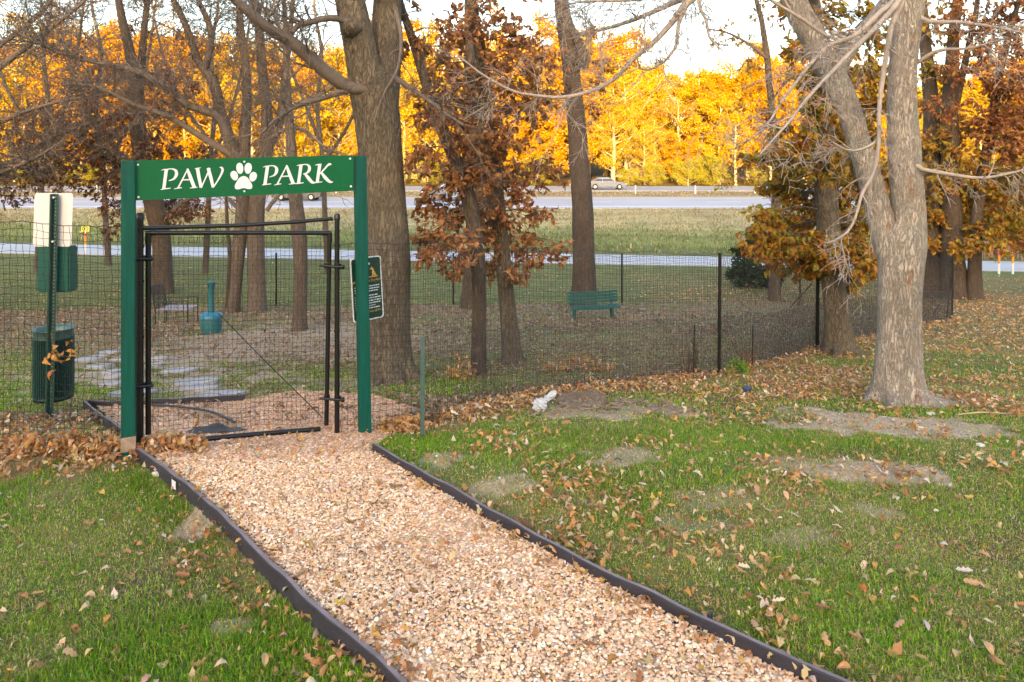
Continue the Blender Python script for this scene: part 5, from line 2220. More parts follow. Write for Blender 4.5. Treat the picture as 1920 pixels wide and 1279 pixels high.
# knot where a limb was lost
kn = P(652, 47, T.Y - .28)
tube(T.trunk, np.array([kn + [0.02, .12, 0], kn + [-.0, 0, 0], kn + [-.02, -.04, .0]]), [.13, .10, .05], 16, .05, 3)
T.done()

# 2, 3 the slim oaks with brown leaves --------------------------------------------
T = Tree("oak_tree", "slim leaning oak with drooping brown leaves, trunk curving up to the left", (896, 703), M_bark_dark, seed=21)
q = T.limb([(896, 712, 30), (897, 640, 27), (898, 560, 26), (895, 480, 27), (886, 410, 28), (872, 350, 27), (853, 300, 25), (822, 225, 22), (797, 150, 19), (775, 80, 16), (752, 10, 13), (735, -60, 9)], .2, 0, 16, .03, .3, n=44, sink=.1)
T.limbs.append(q)
for c_ in ((832, 120, 42, 95), (800, 205, 42, 90), (850, 250, 40, 90), (795, 300, 36, 70), (830, 340, 40, 90), (862, 395, 40, 80), (822, 420, 34, 70), (785, 385, 24, 30), (860, 465, 44, 90), (800, 458, 26, 38), (850, 170, 42, 90), (776, 90, 30, 45), (905, 330, 42, 90), (790, 478, 22, 26), (845, 505, 26, 34),
           (740, -40, 60, 60), (850, 55, 40, 60)):
    T.cluster(c_[0], c_[1], c_[2] * 1.2, int(c_[3] * 1.8), OAKC, w=OAKW)
T.twigs(q, 20, .6, 2, .9, .2, .3, .008)
T.done()
T = Tree("oak_tree", "slim upright oak with rust brown leaves between the split trunk and the bench tree", (961, 680), M_bark_brown, seed=22)
q = T.limb([(964, 690, 40), (960, 650, 36), (953, 590, 32), (946, 520, 30), (938, 440, 30), (932, 370, 28), (926, 300, 27), (921, 240, 25), (913, 170, 24), (902, 100, 24), (890, 40, 22), (878, -30, 18), (865, -140, 10)], .25, 0, 16, .03, .45, n=46, sink=.1)
q2 = T.limb([(944, 440, 16), (922, 400, 17), (910, 340, 17), (908, 280, 15), (900, 200, 14), (870, 110, 9)], -.3, -.05, 10, .03, n=24)
T.limbs += [q, q2]
for c_ in ((880, 60, 50, 95), (940, 60, 50, 100), (990, 80, 46, 85), (1030, 120, 38, 60), (960, 130, 50, 110), (1005, 165, 44, 75), (905, 150, 48, 105), (880, 210, 44, 95), (950, 215, 46, 90), (1000, 205, 34, 45), (1030, 175, 26, 30), (915, 260, 44, 100), (968, 275, 36, 55), (885, 300, 42, 95),
           (940, 335, 42, 90), (985, 330, 40, 65), (1025, 318, 34, 42), (1052, 335, 20, 16), (960, 395, 46, 95), (1010, 405, 36, 48), (910, 400, 44, 95), (950, 450, 42, 85), (1000, 465, 38, 55), (1035, 478, 26, 26), (895, 450, 42, 80), (930, 500, 34, 55), (985, 500, 30, 38), (960, 525, 24, 26), (1060, 462, 14, 9),
           (910, 20, 50, 60), (960, -20, 60, 60), (860, -70, 60, 60)):
    T.cluster(c_[0], c_[1], c_[2] * 1.2, int(c_[3] * 1.8), OAKC, w=OAKW)
T.twigs(q, 20, .6, 2, .9, .2, .3, .008)
T.roots(5, .12, .16, .16, .3)
T.done()

# the hidden stem behind them
T = Tree("oak_tree", "dark trunk standing behind the two slim oaks, only its foot in view", (884, 578), M_bark_dark, seed=23)
T.limb([(886, 588, 50), (886, 560, 42), (888, 500, 36), (892, 400, 34), (890, 300, 30), (884, 180, 24), (880, 60, 18), (876, -60, 10)], .2, 0, 16, .03, .5, n=30, sink=.1)
T.done()

# 4 the tree by the bench -------------------------------------------------------------
T = Tree("oak_tree", "straight dark trunk leaning left, standing behind the green bench", (1095, 577), M_bark_dark, seed=31)
q = T.limb([(1096, 590, 52), (1095, 550, 46), (1095, 480, 40), (1093, 400, 39), (1087, 310, 36), (1081, 230, 34), (1073, 150, 32), (1067, 100, 30), (1060, 50, 30), (1052, 0, 25), (1043, -60, 20), (1030, -160, 10)], .3, 0, 22, .028, .5, n=44, sink=.2)
T.limbs.append(q)
q3 = T.limb([(1084, 125, 24), (1092, 100, 20), (1068, 40, 10), (1058, -20, 6)], .2, -.1, 10, .03)
for c_ in ((1112, 110, 18, 40), (1120, 165, 22, 50), (1112, 210, 18, 40), (1104, 60, 16, 26), (1130, 120, 14, 20), (1050, 200, 14, 20), (1064, 165, 12, 18)):
    T.cluster(*c_, DARKC, s=(.10, .17), twigr=.006)
T.twigs(q, 26, 1.4, 2, 1.0, .1, .4, .014)
T.done()

# 5 left hand bare trees seen over and under the sign -----------------------------------
T = Tree("maple_tree", "many stemmed bare tree behind the middle of the sign board", (452, 586), M_bark_mid, seed=41)
a = T.limb([(436, 594, 26), (442, 540, 22), (448, 470, 24), (455, 400, 26), (458, 330, 28), (458, 270, 24), (463, 200, 18), (462, 130, 15), (452, 60, 14), (448, 0, 12), (440, -80, 8)], -.2, .1, 14, .03, .4, n=40, sink=.2)
b = T.limb([(482, 594, 36), (482, 540, 32), (480, 460, 31), (480, 390, 32), (488, 330, 32), (500, 270, 26), (500, 200, 20), (492, 130, 18), (486, 60, 16), (478, 0, 13), (470, -80, 8)], .3, 0, 16, .03, .4, n=40, sink=.2)
c = T.limb([(462, 330, 26), (440, 285, 24), (426, 250, 22), (412, 205, 20), (404, 165, 19), (388, 135, 18), (370, 112, 15), (362, 85, 13), (345, 40, 12), (325, 0, 10), (300, -60, 6)], -.9, 0, 12, .03, part="trunk")
d = T.limb([(384, 130, 14), (392, 100, 13), (396, 75, 12), (390, 40, 11), (372, 0, 9), (360, -60, 6)], -.3, -.5, 10, .03)
e = T.limb([(456, 300, 18), (436, 278, 17), (412, 222, 17), (380, 206, 16), (350, 196, 15), (322, 174, 14), (299, 158, 13), (270, 140, 12), (237, 128, 11), (182, 117, 9), (109, 98, 7), (36, 62, 4)], -2.0, 0, 10, .03, part="branch")
f = T.limb([(458, 310, 16), (437, 292, 15), (400, 270, 13), (364, 248, 12), (317, 219, 11), (255, 197, 9), (182, 164, 7), (120, 157, 4)], -1.5, 0, 10, .03, part="branch")
h = T.limb([(498, 280, 22), (520, 240, 18), (530, 190, 15), (536, 120, 13), (545, 50, 10), (550, -20, 7)], .3, .1, 10, .03)
i_ = T.limb([(505, 240, 12), (540, 205, 11), (575, 190, 9), (620, 165, 7), (640, 140, 4)], .3, 0, 8, .03, part="branch")
j_ = T.limb([(500, 395, 8), (515, 375, 7), (540, 350, 5)], 0, 0, 6, .02, part="branch")
j2 = T.limb([(452, 395, 9), (440, 385, 8), (428, 372, 6)], 0, 0, 6, .02, part="branch")
k_ = T.limb([(505, 262, 9), (530, 245, 8), (560, 240, 7), (590, 260, 6), (615, 280, 5), (636, 288, 3)], -.4, 0, 8, .03, part="branch")
for bb, n, l in ((a, 30, 1.5), (b, 30, 1.5), (c, 30, 1.3), (d, 20, 1.1), (e, 50, 1.3), (f, 40, 1.1), (h, 26, 1.3), (i_, 16, .9), (k_, 8, .5)):
    T.twigs(bb, n, l, 2, 1.0, .12, .35 if bb in () else .3, .013)
T.done()
T = Tree("young_tree", "slender bare trunk right of the middle of the gate, slightly bent", (561, 620), M_bark_mid, seed=42)
a = T.limb([(561, 628, 34), (562, 590, 26), (564, 530, 25), (563, 470, 26), (558, 410, 27), (553, 360, 24), (548, 300, 20), (543, 230, 16), (538, 150, 13), (536, 60, 10), (530, -30, 6)], .15, 0, 14, .03, .3, n=36, sink=.1)
T.twigs(a, 22, 1.0, 2, 1.0, .2, .5, .011)
T.done()
T = Tree("young_tree", "thinnest bare stem, left of the pair of trunks seen through the gate", (425, 582), M_bark_dark, seed=43)
a = T.limb([(425, 588, 9), (428, 530, 7), (431, 480, 8), (426, 420, 7), (424, 360, 6), (425, 300, 5), (418, 220, 4), (405, 140, 3)], 0, .1, 8, .03, n=24, sink=.1)
T.twigs(a, 12, .7, 1, 1.0, .2, .3, .006)
T.done()

# bare trees farther back on the left, whose twigs fill the sky
for q, (px, Yb, lean, lab_) in enumerate(((70, 27, 20, "bare twiggy tree standing beyond the far mesh fence at the left edge"), (205, 29, -25, "bare twiggy tree beyond the far fence, just left of the arch"),
                                       (385, 27.5, 18, "bare twiggy tree beyond the far fence, behind the left half of the sign"), (615, 28, -20, "bare twiggy tree beyond the far fence, just left of the big split trunk"))):
    T = Tree("bare_tree", lab_, (px, 500), M_bark_mid, Y=Yb, seed=440 + q)
    a = T.limb([(px, 500, 12), (px + lean * .3, 400, 10), (px + lean * .5, 300, 9), (px + lean, 200, 8), (px + lean * .6, 100, 7), (px + lean * 1.3, 10, 5), (px + lean, -80, 3)], .3, 0, 10, .03, .3, sink=.3)
    b = T.limb([(px + lean * .5, 310, 7), (px + 45, 220, 6), (px + 70, 120, 5), (px + 85, 20, 4), (px + 90, -60, 3)], -.8, 0, 8, .03)
    c = T.limb([(px + lean * .7, 270, 7), (px - 45, 190, 6), (px - 80, 100, 5), (px - 100, 10, 4), (px - 110, -60, 3)], .8, .1, 8, .03)
    for bb in (a, b, c):
        T.twigs(bb, 18, 2.0, 2, 1.0, .25, .35, .014)
    T.done()

# 6 the dark leafy trees at the left
T = Tree("oak_tree", "dark trunk hung with dull brown leaves, behind the left arch post", (304, 550), M_bark_dark, seed=51)
a = T.limb([(305, 558, 44), (304, 510, 36), (303, 460, 32), (298, 420, 34), (285, 370, 32), (272, 320, 30), (262, 270, 28), (257, 210, 26), (254, 150, 24), (244, 100, 18), (232, 50, 15), (222, 0, 12), (210, -80, 7)], -.2, 0, 16, .03, .4, n=40, sink=.2)
b = T.limb([(256, 170, 16), (266, 110, 14), (270, 60, 12), (276, 0, 10), (282, -70, 6)], .2, 0, 10, .03)
c = T.limb([(262, 240, 12), (248, 214, 12), (188, 225, 10), (144, 240, 9), (95, 258, 7), (50, 285, 6), (0, 316, 4), (-40, 330, 3)], -2.2, 0, 8, .03, part="branch")
d = T.limb([(272, 310, 10), (240, 298, 9), (205, 280, 7), (175, 270, 5)], -.8, 0, 8, .03, part="branch")
e = T.limb([(300, 430, 12), (330, 390, 9), (360, 370, 7), (390, 360, 4)], -.6, 0, 8, .03, part="branch")
T.limbs += [a, b, c, d, e]
for c_ in ((60, 215, 40, 60), (110, 235, 46, 85), (160, 255, 46, 90), (205, 265, 42, 85), (40, 265, 42, 80), (95, 290, 48, 95), (150, 300, 46, 90), (205, 310, 42, 85), (20, 320, 42, 75), (70, 335, 42, 75), (170, 200, 36, 50), (225, 225, 32, 55), (300, 150, 36, 55), (345, 150, 36, 60), (325, 195, 36, 60),
           (360, 178, 28, 40), (280, 205, 32, 50), (300, 270, 40, 65), (340, 290, 36, 50), (270, 290, 36, 60), (380, 285, 32, 36), (130, 345, 36, 55), (25, 365, 36, 40), (185, 355, 34, 45), (220, 345, 30, 50),
           (205, 390, 26, 45), (230, 420, 24, 34), (325, 385, 32, 65), (362, 388, 30, 60), (295, 390, 28, 50), (340, 410, 26, 40), (385, 395, 18, 18), (200, 440, 18, 18), (260, 60, 36, 30), (190, 130, 36, 30), (345, 70, 34, 25)):
    T.cluster(c_[0], c_[1], c_[2], int(c_[3] * 4.2), DARKC, s=(.09, .165), twigr=.008, dy=T.g.uniform(-1.6, 1.2))
for bb, n, l in ((a, 30, 1.5), (b, 22, 1.2), (c, 44, 1.0), (d, 16, .8), (e, 12, .6)):
    T.twigs(bb, n, l, 2, 1.0, .1, .3, .012)
T.done()
T = Tree("bare_tree", "bare grey tree reaching in from the left edge of the picture", (-150, 575), M_bark_brown, seed=52)
a = T.limb([(-150, 585, 60), (-150, 480, 46), (-145, 350, 42), (-140, 220, 38), (-135, 100, 32), (-130, -40, 26), (-120, -180, 18), (-125, -320, 8)], 0, 0, 14, .03, .5, n=30, sink=.2)
b = T.limb([(-142, 250, 20), (-90, 200, 17), (-30, 150, 14), (40, 95, 11), (100, 50, 8), (160, 0, 6), (190, -40, 4)], -1.0, 0, 10, .03, part="branch")
c = T.limb([(-142, 300, 16), (-80, 270, 13), (-10, 235, 10), (60, 205, 8), (140, 185, 5), (200, 178, 3)], -.8, 0, 8, .03, part="branch")
d = T.limb([(-140, 190, 18), (-70, 130, 14), (0, 85, 11), (80, 20, 9), (120, -40, 6)], .3, 0, 8, .03, part="branch")
e = T.limb([(-142, 340, 14), (-80, 350, 12), (-20, 330, 9), (60, 300, 7), (120, 262, 4)], -.8, 0, 8, .03, part="branch")
for bb, n, l in ((b, 46, 1.3), (c, 46, 1.2), (d, 40, 1.3), (e, 44, 1.1)):
    T.twigs(bb, n, l, 2, 1.0, .08, .3, .012)
T.done()

# 7 the pale twin trunk on the right ------------------------------------------------------
T = Tree("silver_maple_tree", "pale shaggy twin trunk tree in front of the fence at the right, forking low", (1688, 752), M_bark_grey, seed=61, twig=M_twig_pale)
T.limb([(1686, 760, 106), (1685, 735, 94), (1684, 690, 84), (1685, 620, 77), (1686, 550, 76), (1689, 490, 80), (1690, 450, 80), (1692, 420, 70)], 0, 0, 56, .022, .6, n=80, sink=.1)
b1 = T.limb([(1676, 500, 50), (1664, 455, 52), (1650, 405, 46), (1634, 345, 43), (1618, 290, 42), (1604, 245, 42), (1588, 195, 44), (1566, 150, 48), (1545, 110, 50), (1522, 65, 48), (1497, 20, 46), (1475, -40, 42), (1455, -120, 34), (1440, -240, 18)], .5, 0, 26, .024, n=54)
b2 = T.limb([(1702, 510, 54), (1706, 455, 58), (1703, 390, 58), (1698, 320, 56), (1695, 260, 55), (1691, 190, 50), (1694, 120, 48), (1699, 60, 50), (1704, 0, 54), (1710, -80, 44), (1722, -200, 30), (1730, -300, 16)], .1, -.02, 28, .024, n=56)
b3 = T.limb([(1560, 150, 30), (1582, 110, 32), (1604, 75, 30), (1640, 35, 28), (1668, -10, 24), (1680, -80, 16)], .3, .25, 14, .03)
S = "branch"
f1 = T.limb([(1690, -30, 14), (1678, 0, 12), (1650, 24, 11), (1617, 56, 10), (1588, 74, 9), (1557, 84, 8), (1520, 120, 7), (1482, 169, 6), (1462, 195, 5), (1445, 225, 4), (1420, 250, 3), (1400, 268, 2)], -.9, -.4, 8, .03, part=S)
f2 = T.limb([(1694, -20, 13), (1681, 8, 11), (1640, 54, 10), (1595, 98, 9), (1560, 135, 8), (1531, 165, 7), (1505, 195, 6), (1482, 226, 5), (1455, 256, 4), (1425, 290, 2.5)], -1.1, -.5, 8, .03, part=S)
f3 = T.limb([(1698, -30, 13), (1692, 0, 12), (1672, 46, 11), (1661, 110, 10), (1652, 169, 9), (1648, 220, 8), (1648, 262, 8), (1640, 319, 7), (1617, 362, 6), (1608, 395, 5), (1595, 427, 4.5), (1575, 446, 4), (1550, 456, 2.5)], -.7, -.45, 8, .03, part=S)
f4 = T.limb([(1560, 60, 7), (1602, 81, 8), (1550, 67, 7), (1501, 34, 7), (1445, 0, 6), (1410, -30, 4)], -.3, -.3, 8, .03, part=S)
f5 = T.limb([(1708, 300, 10), (1726, 316, 8), (1782, 327, 7), (1838, 334, 6), (1880, 328, 5), (1930, 316, 3)], -.5, -.1, 8, .03, part=S)
f6 = T.limb([(1712, 20, 10), (1740, 40, 8), (1800, 42, 7), (1860, 50, 5), (1920, 62, 3)], -.8, 0, 8, .03, part=S)
f7 = T.limb([(1648, 255, 6), (1640, 268, 6), (1615, 280, 5), (1590, 282, 4), (1560, 266, 3)], -.2, -.8, 6, .03, part=S)
f8 = T.limb([(1716, 120, 8), (1760, 95, 7), (1820, 90, 5), (1890, 70, 3)], -.6, 0, 6, .03, part=S)
# long arching branch crossing the sky
f9 = T.limb([(1460, -110, 20), (1400, -70, 18), (1340, -30, 16), (1290, 4, 15), (1262, 40, 12), (1225, 80, 10), (1185, 112, 9), (1155, 145, 8), (1115, 168, 8), (1060, 182, 7), (1010, 180, 6), (960, 170, 5), (905, 140, 4), (860, 105, 3)], -.6, .5, 8, .03, part=S)
f10 = T.limb([(1310, -10, 12), (1275, 0, 11), (1220, 24, 9), (1180, 40, 8), (1130, 55, 6), (1085, 62, 4)], -.5, .5, 8, .03, part=S)
f11 = T.limb([(1290, 4, 9), (1272, 45, 8), (1268, 85, 6), (1240, 120, 5), (1205, 132, 4), (1195, 110, 3)], -.4, .3, 6, .03, part=S)
f12 = T.limb([(1330, -20, 9), (1310, 6, 8), (1325, 40, 6), (1330, 70, 5), (1355, 95, 3)], -.3, .3, 6, .03, part=S)
f13 = T.limb([(1340, -40, 9), (1260, -10, 8), (1180, 0, 7), (1110, 2, 5), (1060, 8, 3)], -.4, .3, 6, .03, part=S)
for bb, n, l in ((f1, 20, .45), (f2, 20, .45), (f3, 18, .4), (f4, 8, .35), (f5, 12, .3), (f6, 10, .4), (f7, 5, .25), (f8, 8, .35), (f9, 34, .55), (f10, 30, .6), (f11, 16, .4), (f12, 8, .3), (f13, 30, .6), (b1, 5, .8), (b2, 5, .8)):
    T.twigs(bb, n, l, 2, .85, -.05, .2, .006, gravity=.3)
T.roots(8, .225, .26, .30, .2)
# a surface root
r0 = T.f + np.array([.20, -.05, .02])
tube(T.trunk, crom(np.array([r0, r0 + [.18, -.02, -.015], r0 + [.42, -.12, -.055], r0 + [.62, -.14, -.16]]), 10), np.linspace(.05, .018, 10), 10, .05, 5)
T.done()

# 8 golden leaved tree at the fence ----------------------------------------------------------
T = Tree("hickory_tree", "furrowed trunk at the fence with golden orange leaves down to head height", (1572, 660), M_bark_brown, seed=71)
a = T.limb([(1574, 668, 66), (1573, 640, 54), (1570, 590, 46), (1563, 540, 42), (1557, 480, 40), (1551, 400, 40), (1546, 320, 38), (1541, 240, 36), (1537, 160, 32), (1532, 80, 28), (1524, 0, 24), (1515, -80, 16), (1505, -180, 8)], .2, 0, 20, .035, .5, n=46, sink=.15)
b = T.limb([(1548, 350, 9), (1590, 290, 8), (1640, 220, 6), (1660, 130, 4)], .8, 0, 10, .03, part=S)
T.limbs += [a, b]
for c_ in ((1420, 455, 38, 60), (1460, 470, 44, 95), (1505, 480, 44, 100), (1550, 470, 44, 100), (1600, 470, 44, 90), (1630, 500, 34, 60), (1480, 425, 44, 95), (1530, 420, 44, 100), (1590, 425, 44, 100), (1440, 410, 32, 40), (1500, 370, 44, 95), (1560, 365, 44, 100), (1610, 365, 40, 90), (1450, 350, 34, 50),
           (1420, 300, 26, 26), (1480, 310, 40, 80), (1540, 310, 42, 95), (1600, 310, 42, 95), (1510, 260, 40, 80), (1570, 255, 42, 90), (1620, 260, 36, 70), (1460, 250, 28, 30), (1530, 205, 38, 70), (1590, 200, 38, 70), (1645, 200, 36, 60), (1520, 150, 36, 55), (1580, 150, 36, 60), (1640, 140, 38, 65),
           (1500, 90, 36, 50), (1560, 95, 36, 50), (1620, 85, 38, 60), (1480, 30, 38, 45), (1560, 30, 40, 50), (1640, 30, 40, 60), (1500, -30, 50, 50), (1600, -40, 60, 60), (1590, 530, 28, 40), (1540, 520, 28, 36), (1480, 505, 26, 34), (1655, 330, 30, 60), (1650, 420, 30, 60)):
    low = c_[1] > 395
    T.cluster(c_[0], c_[1], c_[2], int(c_[3] * 3.2), GOLDC if low else (OLIVC if T.g.random() < .65 else GOLDC), s=(.09, .155), twigr=.008, dy=T.g.uniform(-.9, 1.6))
T.twigs(a, 24, .9, 2, .9, .15, .3, .010)
T.roots(6, .21, .22, .25, .1)
T.done()

# 9 slim trunk left of it
T = Tree("young_tree", "slim grey trunk just left of the golden tree, beside the dark evergreen", (1452, 565), M_bark_mid, seed=72)
a = T.limb([(1452, 572, 26), (1452, 520, 20), (1453, 450, 18), (1455, 380, 17), (1455, 320, 15), (1450, 240, 13), (1443, 160, 12), (1436, 90, 11), (1428, 40, 9), (1418, 0, 8), (1405, -60, 5)], .1, 0, 12, .03, .3, n=34, sink=.15)
b = T.limb([(1438, 110, 6), (1400, 80, 5), (1360, 60, 4), (1325, 55, 2.5)], -.3, 0, 6, .03, part=S)
T.limbs += [a, b]
for c_ in ((1395, 75, 30, 34), (1360, 62, 22, 22), (1420, 120, 24, 22), (1340, 85, 16, 12), (1400, 130, 20, 14), (1390, 200, 22, 16), (1430, 210, 24, 22), (1410, 160, 20, 14), (1430, 20, 30, 30), (1375, 330, 26, 26), (1420, 345, 30, 40), (1350, 345, 16, 12), (1410, 400, 22, 20)):
    T.cluster(*c_, OLIVC, s=(.13, .22), twigr=.008)
T.twigs(a, 30, 1.1, 2, 1.0, .1, .3, .010)
T.done()

# 10 the group at far right
T = Tree("oak_tree", "stout dark trunk, left one of three behind the pale twin trunk tree", (1742, 556), M_bark_dark, seed=81)
a = T.limb([(1742, 564, 76), (1742, 530, 52), (1742, 470, 42), (1744, 380, 38), (1748, 280, 32), (1745, 180, 26), (1735, 80, 20), (1730, -20, 12)], .2, 0, 18, .03, .4, n=34, sink=.2)
T.limbs.append(a)
for c_ in ((1740, 400, 40, 80), (1770, 430, 36, 60), (1750, 340, 44, 95), (1790, 360, 42, 90), (1750, 270, 44, 90), (1750, 200, 40, 60), (1760, 130, 40, 60), (1745, 60, 44, 60), (1750, 0, 50, 60), (1735, 460, 26, 40)):
    T.cluster(c_[0], c_[1], c_[2], int(c_[3] * 3.0), OLIVC if c_[1] < 380 else GOLDC, s=(.14, .24), twigr=.010, dy=T.g.uniform(-1.5, 1))
T.done()
T = Tree("oak_tree", "tall dark trunk, middle one of three at the right, with russet leaves above", (1788, 560), M_bark_dark, seed=82)
a = T.limb([(1789, 568, 66), (1788, 535, 50), (1786, 480, 38), (1785, 400, 34), (1783, 310, 32), (1781, 220, 28), (1784, 140, 24), (1788, 70, 20), (1795, 0, 16), (1800, -80, 10)], .2, 0, 18, .03, .4, n=36, sink=.2)
b = T.limb([(1782, 240, 14), (1800, 160, 13), (1815, 90, 11), (1830, 20, 9), (1838, -50, 5)], .2, 0, 10, .03)
T.limbs += [a, b]
for c_ in ((1800, 420, 40, 80), (1830, 380, 44, 95), (1810, 320, 46, 100), (1850, 330, 46, 100), (1870, 380, 44, 90), (1890, 430, 40, 70), (1850, 440, 36, 55), (1800, 470, 26, 30), (1815, 460, 22, 24), (1865, 470, 22, 24)):
    T.cluster(c_[0], c_[1], c_[2], int(c_[3] * 3.0), GOLDC, s=(.14, .24), twigr=.010, dy=T.g.uniform(-1.5, 1))
for c_ in ((1800, 250, 44, 90), (1770, 200, 40, 70), (1830, 60, 44, 80), (1870, 40, 44, 80), (1800, 130, 40, 60), (1850, 110, 42, 80), (1790, 40, 40, 50), (1830, -20, 50, 60)):
    T.cluster(c_[0], c_[1], c_[2], int(c_[3] * 2.8), RUSTC, s=(.13, .22), twigr=.010, dy=T.g.uniform(-1.5, 1))
T.done()
T = Tree("oak_tree", "thinner dark trunk, right one of three at the right, near the road markers", (1827, 562), M_bark_dark, seed=83)
a = T.limb([(1828, 568, 40), (1827, 540, 28), (1828, 480, 23), (1832, 400, 20), (1845, 310, 18), (1860, 230, 16), (1872, 150, 14), (1888, 80, 12), (1905, 20, 9), (1925, -60, 5)], -.1, 0, 14, .03, .35, n=36, sink=.2)
T.limbs.append(a)
for c_ in ((1880, 260, 46, 100), (1910, 290, 44, 90), (1850, 230, 40, 80), (1890, 210, 46, 95), (1920, 230, 44, 90), (1900, 340, 44, 90), (1870, 160, 40, 70), (1910, 150, 42, 80), (1890, 90, 42, 70), (1920, 60, 44, 80), (1910, 400, 36, 60), (1915, 0, 50, 70), (1930, 450, 40, 60), (1940, 330, 50, 90)):
    T.cluster(c_[0], c_[1], c_[2], int(c_[3] * 3.0), RUSTC if c_[1] < 300 else OLIVC, s=(.14, .23), twigr=.010, dy=T.g.uniform(-1.5, 1))
T.twigs(a, 14, 1.0, 2, .9, .1, .4, .010)
T.done()
T = Tree("oak_tree", "leafy russet tree just outside the right edge of the lawn", (2010, 560), M_bark_dark, seed=84)
a = T.limb([(2010, 568, 50), (2008, 500, 36), (2000, 400, 32), (1990, 280, 28), (1985, 160, 24), (1980, 40, 16), (1975, -80, 8)], 0, 0, 14, .03, .35, n=30, sink=.2)
T.limbs.append(a)
for c_ in ((1940, 120, 50, 90), (1960, 200, 50, 90), (1950, 280, 50, 90), (1960, 360, 50, 80), (1940, 430, 44, 70), (1960, 40, 50, 80), (1925, 380, 40, 60)):
    T.cluster(c_[0], c_[1], c_[2], c_[3] * 2, RUSTC, s=(.14, .23), twigr=.010)
T.done()

# 11 evergreen shrub
T = Tree("juniper_shrub", "dark green juniper between the tall fence post and the slim grey trunk", (1405, 540), M_bark_dark, group="shrubs in the dog run", seed=91)
T.t["category"] = "shrub"
a = T.limb([(1405, 545, 8), (1406, 500, 6), (1412, 450, 4), (1418, 420, 2)], 0, 0, 8, .02, n=12)
T.limbs.append(a)
JC = [(.022, .055, .028), (.03, .07, .035), (.016, .04, .022), (.04, .085, .045)]
NEED = [leaf_temp(.16, .3, .4, False, 60 + k) for k in range(3)]
for c_ in ((1385, 510, 26, 420), (1410, 505, 30, 480), (1440, 505, 28, 420), (1390, 480, 20, 240), (1415, 470, 24, 300), (1440, 475, 18, 200), (1412, 440, 16, 160), (1422, 422, 10, 70), (1395, 525, 26, 300), (1440, 525, 26, 280), (1462, 515, 16, 140)):
    T.cluster(*c_, JC, s=(.12, .26), temps=NEED, hang=-.2, twigr=.006, dy=T.g.uniform(-.35, .35), sub=int(c_[3] / 14))
T.done()

# ------------------------------------------------------------------ the sunlit wood beyond the highway
M_wood_bark = bark_mat("wood_bark", (.15, .10, .05), (.42, .31, .17), .5, .4)


def wood_variant(seed, H, W, nleaf, cols, base=.18, leafsz=(.16, .34), up=.8, w=None):
    """trunk, branches and crown meshes of one far tree, built once at the origin"""
    g = np.random.default_rng(seed)
    tr, br, lv = MB(), MB(), MB()
    n = 12
    tp = np.c_[np.cumsum(g.normal(0, .05, n)), np.cumsum(g.normal(0, .05, n)), np.linspace(-.6, H * .86, n)]
    tube(tr, tp, np.linspace(.24, .05, n) * H / 14, 9, .03, seed, .4)
    ends = []
    nl = 22
    for q in range(nl):
        t = base + (1 - base) * (q + g.random()) / nl * .92
        k = t * (n - 1) * .98
        st = tp[int(k)] + (tp[min(int(k) + 1, n - 1)] - tp[int(k)]) * (k % 1)
        az = q * 2.4 + g.uniform(-.5, .5)
        prof = math.sin(PI * min(1, .22 + .78 * (t - base) / (1 - base) * .92)) ** .7
        L = W * prof * g.uniform(.6, 1.1)
        e = st + np.array([math.cos(az) * L, math.sin(az) * L, up * L * g.uniform(.5, 1.2)])
        p = crom(np.array([st, (st + e) / 2 + np.array([0, 0, -.08 * L]) + g.normal(0, .12, 3), e]), 7)
        tube(br, p, np.linspace(.075, .018, 7) * H / 14, 5, caps=False)
        for s_ in range(7):
            a = p[int(g.integers(2, 7))]
            d = g.normal(0, 1, 3) + np.array([math.cos(az) * .6, math.sin(az) * .6, .5])
            d /= np.linalg.norm(d)
            b_ = a + d * L * g.uniform(.2, .5)
            pp = crom(np.array([a, (a + b_) / 2 + g.normal(0, .08, 3), b_]), 5)
            tube(br, pp, np.linspace(.026, .008, 5) * H / 14, 3, caps=False)
            ends.append((a, b_))
    ends_a = np.array([e[0] for e in ends])
    ends_b = np.array([e[1] for e in ends])
    nleaf = int(nleaf * 2.1)
    k = g.integers(0, len(ends), nleaf)
    f = g.random(nleaf) ** .7
    pos = ends_a[k] * (1 - f)[:, None] + ends_b[k] * f[:, None] + g.normal(0, .26, (nleaf, 3))
    d = g.normal(0, 1, (nleaf, 3)) + np.array([0, 0, -.2])
    scatter(lv, LEAF_OVAL[:3], pos, dir_frames(d, g.uniform(0, 6.28, nleaf)), g.uniform(*leafsz, nleaf) * 1.05, palette(nleaf, cols, w, .18))
    out = []
    for mb_, nm, mt in ((tr, "trunk", M_wood_bark), (br, "branches", M_wood_bark), (lv, "crown", M_goldleaf)):
        o = mb_.build(nm, mt, None, smooth=nm != "crown")
        out.append(o)
    return out


GOLD = [(.50, .24, .004), (.46, .205, .004), (.55, .29, .007), (.42, .185, .006)]
YEL = [(.52, .31, .007), (.46, .29, .010), (.50, .26, .007), (.38, .27, .014)]
BRN = [(.36, .185, .03), (.42, .23, .035), (.32, .15, .03), (.44, .27, .05)]
VARS = {}
for nm, args in (("gold0", (501, 15, 4.4, 7500, GOLD)), ("gold1", (502, 14, 5.0, 8500, GOLD)), ("gold2", (503, 16, 4.0, 6500, YEL)), ("yel", (504, 13, 4.6, 6000, YEL)),
                 ("thin", (505, 16, 4.2, 2800, YEL, .2, (.14, .26))), ("brown", (506, 13, 4.4, 2600, BRN, .15, (.14, .26))), ("bushy", (507, 7, 3.4, 3600, [(.26, .24, .02), (.34, .28, .02), (.18, .19, .03), (.42, .30, .02)], .04, (.14, .28), .6))):
    VARS[nm] = wood_variant(*args)
proto_used = set()


